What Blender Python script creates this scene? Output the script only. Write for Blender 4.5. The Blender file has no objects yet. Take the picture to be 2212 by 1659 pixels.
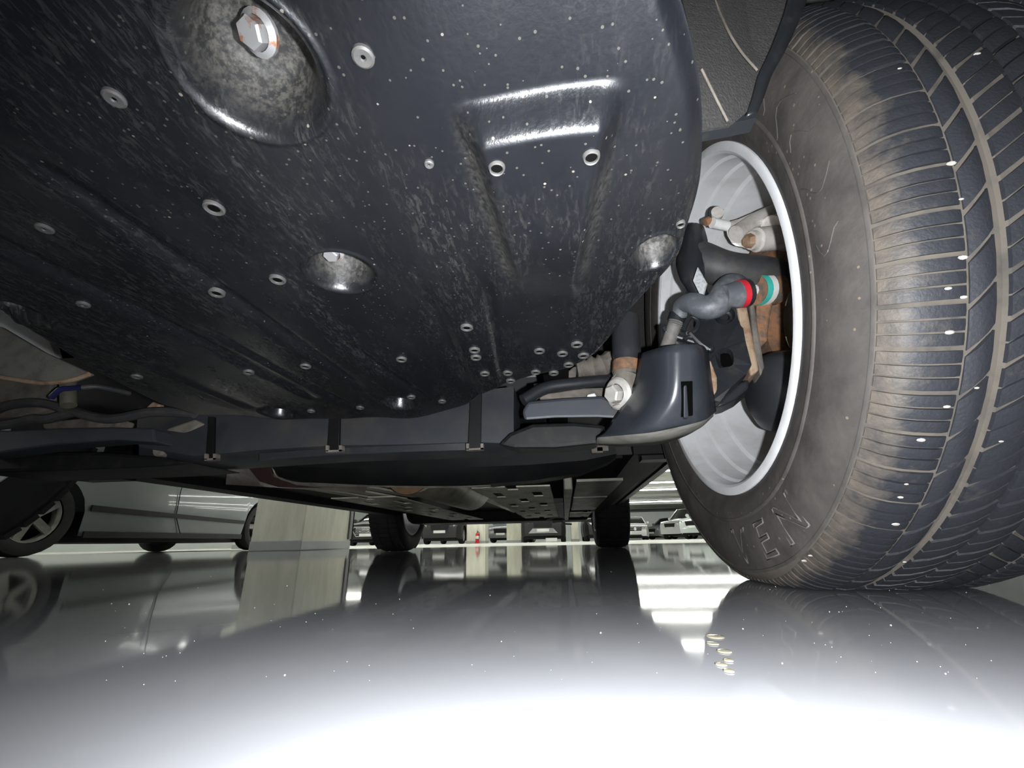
import bpy, bmesh, math, random
import numpy as np
from mathutils import Vector, Matrix

random.seed(7)
rng = np.random.default_rng(7)
scene = bpy.context.scene
COL = scene.collection
PI = math.pi

# ------------------------------------------------------------------ camera
IMG_W, IMG_H = 2212, 1659
FOCAL, YAW, PITCH, ROLL, CAM_H = 936.5, 0.1086, 0.3486, -0.019, 0.0545


def camera_axes():
    fwd = np.array([-math.sin(YAW) * math.cos(PITCH), math.cos(YAW) * math.cos(PITCH), math.sin(PITCH)])
    right = np.array([math.cos(YAW), math.sin(YAW), 0.0])
    up = np.cross(right, fwd)
    r2 = math.cos(ROLL) * right + math.sin(ROLL) * up
    u2 = -math.sin(ROLL) * right + math.cos(ROLL) * up
    return r2, u2, fwd


RIGHT, UP, FWD = camera_axes()
cam_data = bpy.data.cameras.new('camera')
cam_data.sensor_width = 36.0
cam_data.lens = FOCAL / IMG_W * 36.0
cam_data.clip_start = 0.01
cam_data.clip_end = 200
cam = bpy.data.objects.new('camera', cam_data)
COL.objects.link(cam)
cam.matrix_world = Matrix(((RIGHT[0], UP[0], -FWD[0], 0), (RIGHT[1], UP[1], -FWD[1], 0),
                           (RIGHT[2], UP[2], -FWD[2], CAM_H), (0, 0, 0, 1)))
scene.camera = cam

# ------------------------------------------------------------------ world, flash, exposure
world = bpy.data.worlds.new('world')
scene.world = world
world.use_nodes = True
world.node_tree.nodes['Background'].inputs[0].default_value = (0.02, 0.021, 0.023, 1)
world.node_tree.nodes['Background'].inputs[1].default_value = 0.3

flash_data = bpy.data.lights.new('phone_flash', 'SPOT')      # the phone's own torch, beside the lens
flash_data.energy = 25.0
flash_data.spot_size = math.radians(172)
flash_data.spot_blend = 0.75
flash_data.color = (0.95, 0.97, 1.0)
flash_data.shadow_soft_size = 0.004
flash = bpy.data.objects.new('phone_flash', flash_data)
COL.objects.link(flash)
flash.location = (0.032, 0.004, 0.050)
flash.rotation_euler = Vector((0.14, 0.95, 0.10)).to_track_quat('-Z', 'Y').to_euler()

vs = scene.view_settings
vs.view_transform = 'Standard'
vs.look = 'None'
vs.exposure = 0.0
vs.gamma = 1.0
vs.use_curve_mapping = False
TUBE_STRENGTH = 34.0


# ------------------------------------------------------------------ helpers
def P(px, py, X=None, Y=None, Z=None):
    """survey point: where the sight line through a photo pixel meets a plane of the place"""
    d = RIGHT * ((px - IMG_W / 2) / FOCAL) - UP * ((py - IMG_H / 2) / FOCAL) + FWD
    t = X / d[0] if X is not None else Y / d[1] if Y is not None else (Z - CAM_H) / d[2]
    return np.array([t * d[0], t * d[1], CAM_H + t * d[2]])


MATS = {}


def mat(name, base, rough=0.5, metal=0.0, spec=0.5, dirt=None, amount=0.5, scale=(20, 20, 20), detail=6.0,
        lo=0.45, hi=0.7, bump=0.0, bump_scale=60.0, coat=0.0, emit=None, emit_strength=0.0, speck=None,
        speck_scale=120.0, speck_size=0.16, speck_keep=0.75, dirt_rough=None, alpha=None, warp=0.0):
    if name in MATS:
        return MATS[name]
    m = bpy.data.materials.new(name)
    m.use_nodes = True
    nt = m.node_tree
    b = nt.nodes['Principled BSDF']
    N, L = nt.nodes.new, nt.links.new
    b.inputs['Base Color'].default_value = (*base, 1)
    b.inputs['Roughness'].default_value = rough
    b.inputs['Metallic'].default_value = metal
    b.inputs['Specular IOR Level'].default_value = spec
    b.inputs['Coat Weight'].default_value = coat
    b.inputs['Coat Roughness'].default_value = 0.05
    if emit:
        b.inputs['Emission Color'].default_value = (*emit, 1)
        b.inputs['Emission Strength'].default_value = emit_strength
    tc = N('ShaderNodeTexCoord')
    col_out = None
    if dirt:
        mp = N('ShaderNodeMapping')
        mp.inputs['Scale'].default_value = scale
        L(tc.outputs['Object'], mp.inputs['Vector'])
        nz = N('ShaderNodeTexNoise')
        nz.inputs['Scale'].default_value = 1.0
        nz.inputs['Detail'].default_value = detail
        nz.inputs['Roughness'].default_value = 0.62
        nz.inputs['Distortion'].default_value = warp
        L(mp.outputs[0], nz.inputs['Vector'])
        rp = N('ShaderNodeMapRange')
        rp.inputs['From Min'].default_value = lo
        rp.inputs['From Max'].default_value = hi
        rp.inputs['To Max'].default_value = amount
        L(nz.outputs['Fac'], rp.inputs['Value'])
        mx = N('ShaderNodeMix')
        mx.data_type = 'RGBA'
        mx.inputs[6].default_value = (*base, 1)
        mx.inputs[7].default_value = (*dirt, 1)
        L(rp.outputs[0], mx.inputs[0])
        col_out = mx.outputs[2]
        if dirt_rough is not None:
            rr = N('ShaderNodeMapRange')
            rr.inputs['From Min'].default_value = lo
            rr.inputs['From Max'].default_value = hi
            rr.inputs['To Min'].default_value = rough
            rr.inputs['To Max'].default_value = dirt_rough
            L(nz.outputs['Fac'], rr.inputs['Value'])
            L(rr.outputs[0], b.inputs['Roughness'])
    if speck:
        vo = N('ShaderNodeTexVoronoi')
        vo.inputs['Scale'].default_value = speck_scale
        L(tc.outputs['Object'], vo.inputs['Vector'])
        lt = N('ShaderNodeMath')
        lt.operation = 'LESS_THAN'
        lt.inputs[1].default_value = speck_size
        L(vo.outputs['Distance'], lt.inputs[0])
        sep = N('ShaderNodeSeparateColor')
        L(vo.outputs['Color'], sep.inputs[0])
        gt = N('ShaderNodeMath')
        gt.operation = 'GREATER_THAN'
        gt.inputs[1].default_value = speck_keep
        L(sep.outputs[0], gt.inputs[0])
        mu = N('ShaderNodeMath')
        mu.operation = 'MULTIPLY'
        L(lt.outputs[0], mu.inputs[0])
        L(gt.outputs[0], mu.inputs[1])
        m2 = N('ShaderNodeMix')
        m2.data_type = 'RGBA'
        m2.inputs[6].default_value = (*base, 1)
        m2.inputs[7].default_value = (*speck, 1)
        if col_out is not None:
            L(col_out, m2.inputs[6])
        L(mu.outputs[0], m2.inputs[0])
        col_out = m2.outputs[2]
    if col_out is not None:
        L(col_out, b.inputs['Base Color'])
    if bump > 0:
        nb = N('ShaderNodeTexNoise')
        nb.inputs['Scale'].default_value = bump_scale
        nb.inputs['Detail'].default_value = 4
        L(tc.outputs['Object'], nb.inputs['Vector'])
        bp = N('ShaderNodeBump')
        bp.inputs['Strength'].default_value = bump
        bp.inputs['Distance'].default_value = 0.004
        L(nb.outputs['Fac'], bp.inputs['Height'])
        L(bp.outputs[0], b.inputs['Normal'])
    MATS[name] = m
    return m


def obj(name, verts, faces, material, parent=None, smooth=True, label=None):
    me = bpy.data.meshes.new(name)
    me.from_pydata([tuple(map(float, v)) for v in verts], [], [tuple(map(int, f)) for f in faces])
    me.materials.append(material)
    if smooth:
        me.polygons.foreach_set('use_smooth', [True] * len(me.polygons))
    me.update()
    o = bpy.data.objects.new(name, me)
    COL.objects.link(o)
    if parent is not None:
        o.parent = parent
    if label:
        o['label'] = label
    return o


def sharp(o, deg=35):
    """keep hard edges on smooth shaded meshes"""
    bm = bmesh.new()
    bm.from_mesh(o.data)
    bmesh.ops.recalc_face_normals(bm, faces=bm.faces)
    lim = math.radians(deg)
    for e in bm.edges:
        if len(e.link_faces) == 2:
            e.smooth = e.calc_face_angle(0) < lim
    bm.to_mesh(o.data)
    bm.free()
    return o


def thing(name, label, cat, loc=(0, 0, 0), group=None, rotz=0.0):
    o = bpy.data.objects.new(name, None)
    o.empty_display_size = 0.1
    COL.objects.link(o)
    o.location = loc
    o.rotation_euler = (0, 0, rotz)
    o['label'] = label
    o['category'] = cat
    if group:
        o['group'] = group
    return o


def tag(o, label=None, cat=None, group=None, kind=None):
    if label:
        o['label'] = label
    if cat:
        o['category'] = cat
    if group:
        o['group'] = group
    if kind:
        o['kind'] = kind
    return o


class MB:
    """collects simple solids into one mesh"""

    def __init__(self):
        self.v, self.f = [], []

    def add(self, verts, faces):
        n = len(self.v)
        self.v += [tuple(map(float, p)) for p in verts]
        self.f += [tuple(i + n for i in f) for f in faces]
        return self

    def box(self, x0, x1, y0, y1, z0, z1, M=None):
        vs_ = [(x, y, z) for x in (x0, x1) for y in (y0, y1) for z in (z0, z1)]
        if M is not None:
            vs_ = [tuple(M @ Vector(p)) for p in vs_]
        return self.add(vs_, [(0, 1, 3, 2), (4, 6, 7, 5), (0, 4, 5, 1), (2, 3, 7, 6), (0, 2, 6, 4), (1, 5, 7, 3)])

    def prism(self, pts, d):
        """polygon of 3D points pushed along vector d"""
        n = len(pts)
        a = [np.array(p, float) for p in pts]
        b = [p + np.array(d, float) for p in a]
        return self.add(a + b, [tuple(range(n)), tuple(range(2 * n - 1, n - 1, -1))] +
                        [(i, (i + 1) % n, n + (i + 1) % n, n + i) for i in range(n)])

    def tube(self, path, r, seg=12, cap=True):
        path = [np.array(p, float) for p in path]
        n = len(path)
        rs = [r] * n if np.isscalar(r) else list(r)
        t0 = path[1] - path[0]
        ref = np.array([0, 0, 1.0]) if abs(t0[2]) < 0.9 * np.linalg.norm(t0) else np.array([1.0, 0, 0])
        rows = []
        u = None
        for i in range(n):
            t = path[min(i + 1, n - 1)] - path[max(i - 1, 0)]
            t = t / (np.linalg.norm(t) + 1e-12)
            if u is None:
                u = np.cross(t, ref)
            u = u - t * np.dot(u, t)
            u /= np.linalg.norm(u) + 1e-12
            w = np.cross(t, u)
            rows.append([path[i] + rs[i] * (math.cos(a) * u + math.sin(a) * w) for a in
                         np.linspace(0, 2 * PI, seg, endpoint=False)])
        vs_ = [p for row in rows for p in row]
        fs = [(i * seg + j, i * seg + (j + 1) % seg, (i + 1) * seg + (j + 1) % seg, (i + 1) * seg + j)
              for i in range(n - 1) for j in range(seg)]
        if cap:
            fs += [tuple(range(seg - 1, -1, -1)), tuple((n - 1) * seg + j for j in range(seg))]
        return self.add(vs_, fs)

    def lathe(self, prof, c, axis, seg=48, a0=0.0, a1=2 * PI, closed=False):
        """prof: list of (r, along-axis) ; axis: unit vector ; c: centre"""
        ax = np.array(axis, float)
        ax /= np.linalg.norm(ax)
        ref = np.array([0, 0, 1.0]) if abs(ax[2]) < 0.9 else np.array([0, 1.0, 0])
        u = np.cross(ref, ax)
        u /= np.linalg.norm(u)
        w = np.cross(ax, u)
        full = abs(a1 - a0 - 2 * PI) < 1e-6
        na = seg if full else seg + 1
        vs_ = []
        for k in range(na):
            a = a0 + (a1 - a0) * k / seg
            e = math.cos(a) * u + math.sin(a) * w
            for r, l in prof:
                vs_.append(np.array(c) + r * e + l * ax)
        m = len(prof)
        fs = []
        for k in range(seg):
            k2 = (k + 1) % na if full else k + 1
            for j in range(m if closed else m - 1):
                j2 = (j + 1) % m
                fs.append((k * m + j, k2 * m + j, k2 * m + j2, k * m + j2))
        return self.add(vs_, fs)

    def loft(self, rows, close_ring=False, cap=False):
        n = len(rows[0])
        vs_ = [p for r in rows for p in r]
        fs = []
        for i in range(len(rows) - 1):
            for j in range(n if close_ring else n - 1):
                j2 = (j + 1) % n
                fs.append((i * n + j, i * n + j2, (i + 1) * n + j2, (i + 1) * n + j))
        if cap:
            fs += [tuple(range(n - 1, -1, -1)), tuple((len(rows) - 1) * n + j for j in range(n))]
        return self.add(vs_, fs)

    def build(self, name, material, parent=None, smooth=False, label=None, crease=35):
        o = obj(name, self.v, self.f, material, parent, smooth, label)
        if smooth:
            sharp(o, crease)
        else:
            bm = bmesh.new()
            bm.from_mesh(o.data)
            bmesh.ops.recalc_face_normals(bm, faces=bm.faces)
            bm.to_mesh(o.data)
            bm.free()
        return o


def bevel(o, w=0.004, seg=2):
    md = o.modifiers.new('bevel', 'BEVEL')
    md.width = w
    md.segments = seg
    md.limit_method = 'ANGLE'
    md.angle_limit = math.radians(40)
    return o


def thicken(o, t):
    md = o.modifiers.new('solid', 'SOLIDIFY')
    md.thickness = t
    md.offset = 0
    return o


def spline(pts, n=8):
    """Catmull-Rom through points"""
    pts = [np.array(p, float) for p in pts]
    q = [2 * pts[0] - pts[1]] + pts + [2 * pts[-1] - pts[-2]]
    out = []
    for i in range(1, len(q) - 2):
        for k in range(n):
            t = k / n
            a, b, c, d = q[i - 1], q[i], q[i + 1], q[i + 2]
            out.append(0.5 * ((2 * b) + (c - a) * t + (2 * a - 5 * b + 4 * c - d) * t * t + (-a + 3 * b - 3 * c + d) * t ** 3))
    out.append(pts[-1])
    return out


def sstep(a, b, x):
    t = np.clip((x - a) / (b - a), 0, 1)
    return t * t * (3 - 2 * t)


# ------------------------------------------------------------------ materials
M_floor = mat('bay_floor', (0.31, 0.315, 0.33), 0.05, spec=0.5, dirt=(0.35, 0.355, 0.365), amount=1.0, scale=(3, 3, 3),
              bump=0.006, bump_scale=30)
M_aisle = mat('aisle_floor', (0.80, 0.81, 0.75), 0.5, spec=0.15, dirt=(0.74, 0.75, 0.70), amount=1.0, scale=(0.6, 0.6, 1))
M_ceil = mat('ceiling_paint', (0.42, 0.43, 0.40), 0.8, dirt=(0.34, 0.35, 0.33), amount=1.0, scale=(0.4, 0.4, 1))
M_wall = mat('wall_paint', (0.66, 0.70, 0.68), 0.7, dirt=(0.6, 0.63, 0.61), amount=1.0, scale=(0.5, 0.5, 0.5))
M_wallband = mat('wall_band', (0.16, 0.175, 0.175), 0.7, dirt=(0.13, 0.145, 0.145), amount=1.0, scale=(1, 1, 1))
M_conc = mat('concrete', (0.74, 0.74, 0.63), 0.8, dirt=(0.54, 0.54, 0.44), amount=1.0, scale=(6, 6, 1.6), lo=0.35, hi=0.75,
             bump=0.25, bump_scale=25)
M_concband = mat('pillar_paint', (0.38, 0.39, 0.39), 0.5, dirt=(0.33, 0.34, 0.34), amount=1.0, scale=(4, 4, 4))
M_guard = mat('corner_rubber', (0.14, 0.14, 0.15), 0.6, dirt=(0.11, 0.11, 0.12), amount=1.0, scale=(8, 8, 8))
M_tube = mat('lamp_tube', (1, 1, 1), 0.4, emit=(1.0, 1.0, 0.94), emit_strength=TUBE_STRENGTH)
M_lamphouse = mat('lamp_housing', (0.7, 0.7, 0.7), 0.5, dirt=(0.6, 0.6, 0.6), amount=1.0, scale=(3, 3, 3))

def tray_material():
    m = bpy.data.materials.new('tray_plastic')
    m.use_nodes = True
    nt = m.node_tree
    N, L = nt.nodes.new, nt.links.new
    b = nt.nodes['Principled BSDF']
    tc = N('ShaderNodeTexCoord')

    def noise(scale, detail=6, warp=0.0, rough=0.6):
        mp = N('ShaderNodeMapping')
        mp.inputs['Scale'].default_value = scale
        mp.inputs['Rotation'].default_value = (0, 0, 0.08)
        L(tc.outputs['Object'], mp.inputs['Vector'])
        n = N('ShaderNodeTexNoise')
        n.inputs['Scale'].default_value = 1
        n.inputs['Detail'].default_value = detail
        n.inputs['Roughness'].default_value = rough
        n.inputs['Distortion'].default_value = warp
        L(mp.outputs[0], n.inputs['Vector'])
        return n.outputs['Fac']

    def rng_(v, lo, hi, to=1.0):
        r = N('ShaderNodeMapRange')
        r.inputs['From Min'].default_value = lo
        r.inputs['From Max'].default_value = hi
        r.inputs['To Max'].default_value = to
        L(v, r.inputs['Value'])
        return r.outputs[0]

    def op(kind, a, b_):
        q = N('ShaderNodeMath')
        q.operation = kind
        for i, v in enumerate((a, b_)):
            if isinstance(v, (int, float)):
                q.inputs[i].default_value = v
            else:
                L(v, q.inputs[i])
        return q.outputs[0]

    def mixc(f, a, b_):
        x = N('ShaderNodeMix')
        x.data_type = 'RGBA'
        L(f, x.inputs[0])
        for i, v in ((6, a), (7, b_)):
            if isinstance(v, tuple):
                x.inputs[i].default_value = (*v, 1)
            else:
                L(v, x.inputs[i])
        return x.outputs[2]

    film = rng_(noise((14, 6, 6), 5), .38, .70)
    clean = N('ShaderNodeAttribute')
    clean.attribute_name = 'polished'
    streak = op('MULTIPLY', rng_(noise((400, 105, 100), 9, .7, .75), .50, .78), rng_(noise((30, 9, 20), 5, .5), .42, .66))
    streak = op('MULTIPLY', streak, op('SUBTRACT', 1.0, clean.outputs['Fac']))
    col = mixc(film, (.0042, .0047, .0060), (.0074, .0078, .0090))
    col = mixc(op('MULTIPLY', streak, .95), col, (.052, .050, .045))
    at = N('ShaderNodeAttribute')
    at.attribute_name = 'cup_dust'
    cup = mixc(rng_(noise((330, 330, 330), 7, 0, .7), .43, .60), (.009, .009, .009), (.052, .049, .043))
    col = mixc(at.outputs['Fac'], col, cup)
    for sc, size, keep, cols in ((330, .20, .76, (.035, .034, .030)), (150, .10, .90, (.085, .08, .068)), (70, .05, .84, (.12, .112, .09))):
        vo = N('ShaderNodeTexVoronoi')
        vo.inputs['Scale'].default_value = sc
        vo.inputs['Randomness'].default_value = 1.0
        L(tc.outputs['Object'], vo.inputs['Vector'])
        se = N('ShaderNodeSeparateColor')
        L(vo.outputs['Color'], se.inputs[0])
        f = op('MULTIPLY', op('LESS_THAN', vo.outputs['Distance'], size), op('GREATER_THAN', se.outputs[0], keep))
        col = mixc(f, col, cols)
    L(col, b.inputs['Base Color'])
    b.inputs['Specular IOR Level'].default_value = .50
    L(op('ADD', op('MULTIPLY', op('MAXIMUM', streak, at.outputs['Fac']), .42), op('SUBTRACT', op('ADD', op('MULTIPLY', film, .07), .24), op('MULTIPLY', clean.outputs['Fac'], .07))), b.inputs['Roughness'])
    bp = N('ShaderNodeBump')
    bp.inputs['Strength'].default_value = .10
    bp.inputs['Distance'].default_value = .002
    L(noise((420, 300, 300), 4), bp.inputs['Height'])
    L(bp.outputs[0], b.inputs['Normal'])
    return m


M_tray = tray_material()
M_cupdirt = mat('dusty_plastic', (0.055, 0.052, 0.048), 0.6, dirt=(0.017, 0.018, 0.02), amount=1.0, scale=(160, 160, 160),
                lo=0.38, hi=0.62, bump=0.3, bump_scale=260)
M_clip = mat('clip_scuffed', (0.048, 0.046, 0.043), 0.6, dirt=(0.04, 0.04, 0.04), amount=1.0, scale=(300, 300, 300), lo=0.4, hi=0.6)
M_hole = mat('hole_shade', (0.001, 0.001, 0.001), 0.9, spec=0.05, dirt=(0.0015, 0.0015, 0.0015), amount=1.0)  # near-black standing in for the shade inside holes and slots
M_bolt = mat('bolt_zinc', (0.26, 0.26, 0.26), 0.4, metal=0.5, dirt=(0.22, 0.085, 0.035), amount=0.9, scale=(150, 150, 150),
             lo=0.56, hi=0.66)
M_boltpale = mat('bolt_pale', (0.62, 0.60, 0.56), 0.45, metal=0.35, dirt=(0.48, 0.46, 0.42), amount=1.0, scale=(90, 90, 90))
def block_material():
    m = bpy.data.materials.new('tread_rubber')
    m.use_nodes = True
    nt = m.node_tree
    N, L = nt.nodes.new, nt.links.new
    b = nt.nodes['Principled BSDF']
    tc = N('ShaderNodeTexCoord')
    dp = N('ShaderNodeVectorMath')
    dp.operation = 'DOT_PRODUCT'
    dp.inputs[1].default_value = (.9993, .030, .020)
    L(tc.outputs['Object'], dp.inputs[0])
    # caked dust lies on the rounded inboard shoulder of the tread
    r1 = N('ShaderNodeMapRange')
    r1.interpolation_type = 'SMOOTHSTEP'
    r1.inputs['From Min'].default_value = .3595 - .086
    r1.inputs['From Max'].default_value = .3595 - .113
    L(dp.outputs['Value'], r1.inputs['Value'])
    n = N('ShaderNodeTexNoise')
    n.inputs['Scale'].default_value = 55
    n.inputs['Detail'].default_value = 8
    n.inputs['Roughness'].default_value = .65
    L(tc.outputs['Object'], n.inputs['Vector'])
    ad = N('ShaderNodeMath')
    ad.operation = 'MULTIPLY_ADD'
    ad.inputs[1].default_value = .42
    L(r1.outputs[0], ad.inputs[0])
    L(n.outputs['Fac'], ad.inputs[2])
    r2 = N('ShaderNodeMapRange')
    r2.inputs['From Min'].default_value = .60
    r2.inputs['From Max'].default_value = 1.02
    r2.inputs['To Max'].default_value = .9
    L(ad.outputs[0], r2.inputs['Value'])
    mx = N('ShaderNodeMix')
    mx.data_type = 'RGBA'
    mx.inputs[6].default_value = (.017, .0185, .023, 1)
    mx.inputs[7].default_value = (.105, .088, .070, 1)
    L(r2.outputs[0], mx.inputs[0])
    L(mx.outputs[2], b.inputs['Base Color'])
    b.inputs['Roughness'].default_value = .6
    b.inputs['Specular IOR Level'].default_value = .4
    n2 = N('ShaderNodeTexNoise')
    n2.inputs['Scale'].default_value = 420
    L(tc.outputs['Object'], n2.inputs['Vector'])
    bp = N('ShaderNodeBump')
    bp.inputs['Strength'].default_value = .2
    bp.inputs['Distance'].default_value = .002
    L(n2.outputs['Fac'], bp.inputs['Height'])
    L(bp.outputs[0], b.inputs['Normal'])
    return m


M_block = block_material()
M_groove = mat('groove_dust', (0.088, 0.077, 0.063), 0.9, dirt=(0.045, 0.041, 0.036), amount=1.0, scale=(40, 40, 40))
M_side = mat('sidewall_rubber', (0.078, 0.069, 0.063), 0.75, dirt=(0.042, 0.038, 0.035), amount=1.0, scale=(26, 26, 26), lo=0.36,
             hi=0.68, bump=0.15, bump_scale=120, speck=(0.18, 0.14, 0.10), speck_scale=160, speck_size=0.2, speck_keep=0.9)
M_letter = mat('sidewall_ridge', (0.125, 0.116, 0.108), 0.8, dirt=(0.09, 0.082, 0.075), amount=1.0, scale=(60, 60, 60))
M_rim = mat('rim_silver', (0.74, 0.75, 0.76), 0.42, metal=0.0, dirt=(0.45, 0.42, 0.38), amount=0.7, scale=(14, 14, 14), lo=0.45, hi=0.8)
M_riminner = mat('rim_barrel', (0.52, 0.50, 0.47), 0.5, metal=0.1, dirt=(0.40, 0.37, 0.33), amount=0.9, scale=(9, 9, 9), lo=0.4, hi=0.75)
M_alu = mat('cast_aluminium', (0.66, 0.63, 0.59), 0.5, metal=0.3, dirt=(0.42, 0.36, 0.30), amount=0.9, scale=(40, 40, 40), bump=0.1,
            bump_scale=160)
M_black = mat('black_paint', (0.016, 0.018, 0.021), 0.38, dirt=(0.05, 0.045, 0.04), amount=0.8, scale=(50, 50, 50), lo=0.55, hi=0.8)
M_blacksm = mat('black_smooth', (0.026, 0.028, 0.033), 0.36, spec=0.5, dirt=(0.045, 0.043, 0.042), amount=0.7, scale=(40, 40, 20),
                lo=0.5, hi=0.8)
M_rubber = mat('black_rubber', (0.03, 0.031, 0.033), 0.6, dirt=(0.075, 0.068, 0.06), amount=0.8, scale=(45, 45, 45), lo=0.45, hi=0.75)
M_rust = mat('rusty_steel', (0.26, 0.125, 0.06), 0.8, dirt=(0.09, 0.075, 0.06), amount=1.0, scale=(60, 60, 60), lo=0.42, hi=0.62,
             bump=0.3, bump_scale=160)
M_rustpale = mat('pale_rust', (0.34, 0.25, 0.17), 0.8, dirt=(0.20, 0.11, 0.06), amount=1.0, scale=(45, 45, 45), lo=0.42, hi=0.62)
M_grease = mat('dusty_steel', (0.17, 0.15, 0.125), 0.8, dirt=(0.08, 0.07, 0.06), amount=1.0, scale=(30, 30, 30), lo=0.4, hi=0.65)
M_hose = mat('hose_rubber', (0.075, 0.083, 0.095), 0.5, dirt=(0.20, 0.20, 0.20), amount=0.8, scale=(55, 55, 55), lo=0.5, hi=0.75,
             speck=(0.03, 0.30, 0.32), speck_scale=45, speck_size=0.22, speck_keep=0.9)
M_red = mat('red_paint_mark', (0.55, 0.02, 0.035), 0.5, dirt=(0.40, 0.02, 0.03), amount=1.0, scale=(90, 90, 90))
M_teal = mat('teal_paint_mark', (0.05, 0.46, 0.38), 0.5, dirt=(0.05, 0.36, 0.30), amount=1.0, scale=(90, 90, 90))
M_white = mat('white_plastic', (0.7, 0.7, 0.68), 0.5, dirt=(0.6, 0.6, 0.58), amount=1.0, scale=(50, 50, 50))
M_stone = mat('tread_stone', (0.40, 0.38, 0.35), 0.7, dirt=(0.25, 0.23, 0.2), amount=1.0, scale=(300, 300, 300))
M_sticker = mat('paper_sticker', (0.42, 0.44, 0.45), 0.6, dirt=(0.30, 0.31, 0.32), amount=1.0, scale=(260, 260, 260), lo=0.5, hi=0.6)
M_conduit = mat('conduit_plastic', (0.16, 0.15, 0.14), 0.6, dirt=(0.08, 0.08, 0.08), amount=1.0, scale=(60, 60, 60))
M_cover = mat('joint_cover_plastic', (0.030, 0.034, 0.042), 0.27, spec=0.5, dirt=(0.05, 0.05, 0.052), amount=0.6, scale=(30, 30, 30),
              lo=0.5, hi=0.8)
M_dustunder = mat('dusty_underside', (0.17, 0.165, 0.145), 0.8, dirt=(0.10, 0.095, 0.085), amount=1.0, scale=(40, 40, 40))
M_liner = mat('liner_felt', (0.030, 0.029, 0.028), 0.9, dirt=(0.052, 0.049, 0.045), amount=1.0, scale=(420, 420, 420), bump=0.4,
              bump_scale=500)
M_beam = mat('crossmember_paint', (0.026, 0.029, 0.035), 0.5, dirt=(0.055, 0.050, 0.043), amount=0.9, scale=(18, 18, 18), lo=0.45, hi=0.75)
M_armgrey = mat('arm_grey', (0.034, 0.039, 0.050), 0.45, dirt=(0.050, 0.050, 0.050), amount=0.8, scale=(25, 25, 25))
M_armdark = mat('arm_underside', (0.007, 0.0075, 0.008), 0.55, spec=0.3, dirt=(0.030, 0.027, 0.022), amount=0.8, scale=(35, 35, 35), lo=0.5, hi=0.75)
M_belly = mat('belly_plastic', (0.004, 0.0045, 0.005), 0.65, spec=0.25, dirt=(0.010, 0.0095, 0.009), amount=0.8, scale=(10, 10, 10))
M_foil = mat('heat_foil', (0.50, 0.45, 0.44), 0.35, metal=0.75, dirt=(0.30, 0.26, 0.25), amount=0.9, scale=(30, 30, 30), bump=0.8, bump_scale=110)
M_pan = mat('floor_pan', (0.26, 0.25, 0.20), 0.5, metal=0.1, dirt=(0.12, 0.115, 0.09), amount=1.0, scale=(14, 6, 14), lo=0.4, hi=0.65)
M_panel = mat('perforated_plastic', (0.62, 0.60, 0.48), 0.5, dirt=(0.34, 0.33, 0.26), amount=1.0, scale=(22, 9, 22), lo=0.4, hi=0.65)
M_muf = mat('muffler_steel', (0.24, 0.23, 0.18), 0.45, metal=0.5, dirt=(0.13, 0.12, 0.09), amount=1.0, scale=(25, 25, 25))
M_copper = mat('exhaust_gasket', (0.14, 0.08, 0.035), 0.5, dirt=(0.08, 0.05, 0.025), amount=1.0, scale=(40, 40, 40))
M_sill = mat('sill_steel', (0.24, 0.235, 0.215), 0.6, dirt=(0.15, 0.145, 0.13), amount=1.0, scale=(12, 5, 12))
M_suvbody = mat('suv_paint', (0.05, 0.055, 0.06), 0.35, coat=0.4, dirt=(0.06, 0.062, 0.065), amount=1.0, scale=(3, 3, 3))
M_glass = mat('car_glass', (0.008, 0.009, 0.011), 0.06, spec=0.6, dirt=(0.01, 0.011, 0.013), amount=1.0)
M_tyre = mat('far_tyre', (0.012, 0.012, 0.013), 0.8, dirt=(0.02, 0.02, 0.02), amount=1.0, scale=(12, 12, 12))
M_chrome = mat('chrome', (0.75, 0.75, 0.76), 0.15, metal=0.95, dirt=(0.65, 0.65, 0.66), amount=1.0)
M_lamp = mat('headlamp_glass', (0.50, 0.52, 0.53), 0.15, metal=0.3, dirt=(0.3, 0.32, 0.33), amount=1.0, scale=(9, 9, 9))
M_tail = mat('tail_lamp', (0.16, 0.012, 0.012), 0.2, dirt=(0.12, 0.01, 0.01), amount=1.0)
M_plate = mat('number_plate', (0.72, 0.73, 0.70), 0.4, dirt=(0.64, 0.65, 0.62), amount=1.0, scale=(6, 6, 6))
M_trimblk = mat('trim_black', (0.004, 0.004, 0.0045), 0.5, spec=0.3, dirt=(0.007, 0.007, 0.0075), amount=1.0, scale=(5, 5, 5))
M_gritm = mat('floor_grit', (0.6, 0.59, 0.56), 0.8, dirt=(0.45, 0.44, 0.42), amount=1.0, scale=(60, 60, 60))
M_drip = mat('drip_paint', (0.33, 0.30, 0.20), 0.15, dirt=(0.33, 0.31, 0.25), amount=1.0, scale=(90, 90, 90))
M_extred = mat('extinguisher_red', (0.55, 0.02, 0.02), 0.3, dirt=(0.48, 0.02, 0.02), amount=1.0)


def paint(name, c, **k):
    return mat(name, c, k.get('rough', 0.28), coat=k.get('coat', 0.6), metal=k.get('metal', 0.15), dirt=tuple(v * 0.9 for v in c), amount=1.0,
               scale=(1.5, 1.5, 1.5))


# ------------------------------------------------------------------ setting
def slab(name, x0, x1, y0, y1, z0, z1, m):
    o = MB().box(x0, x1, y0, y1, z0, z1).build(name, m)
    o['kind'] = 'structure'
    return o


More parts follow.
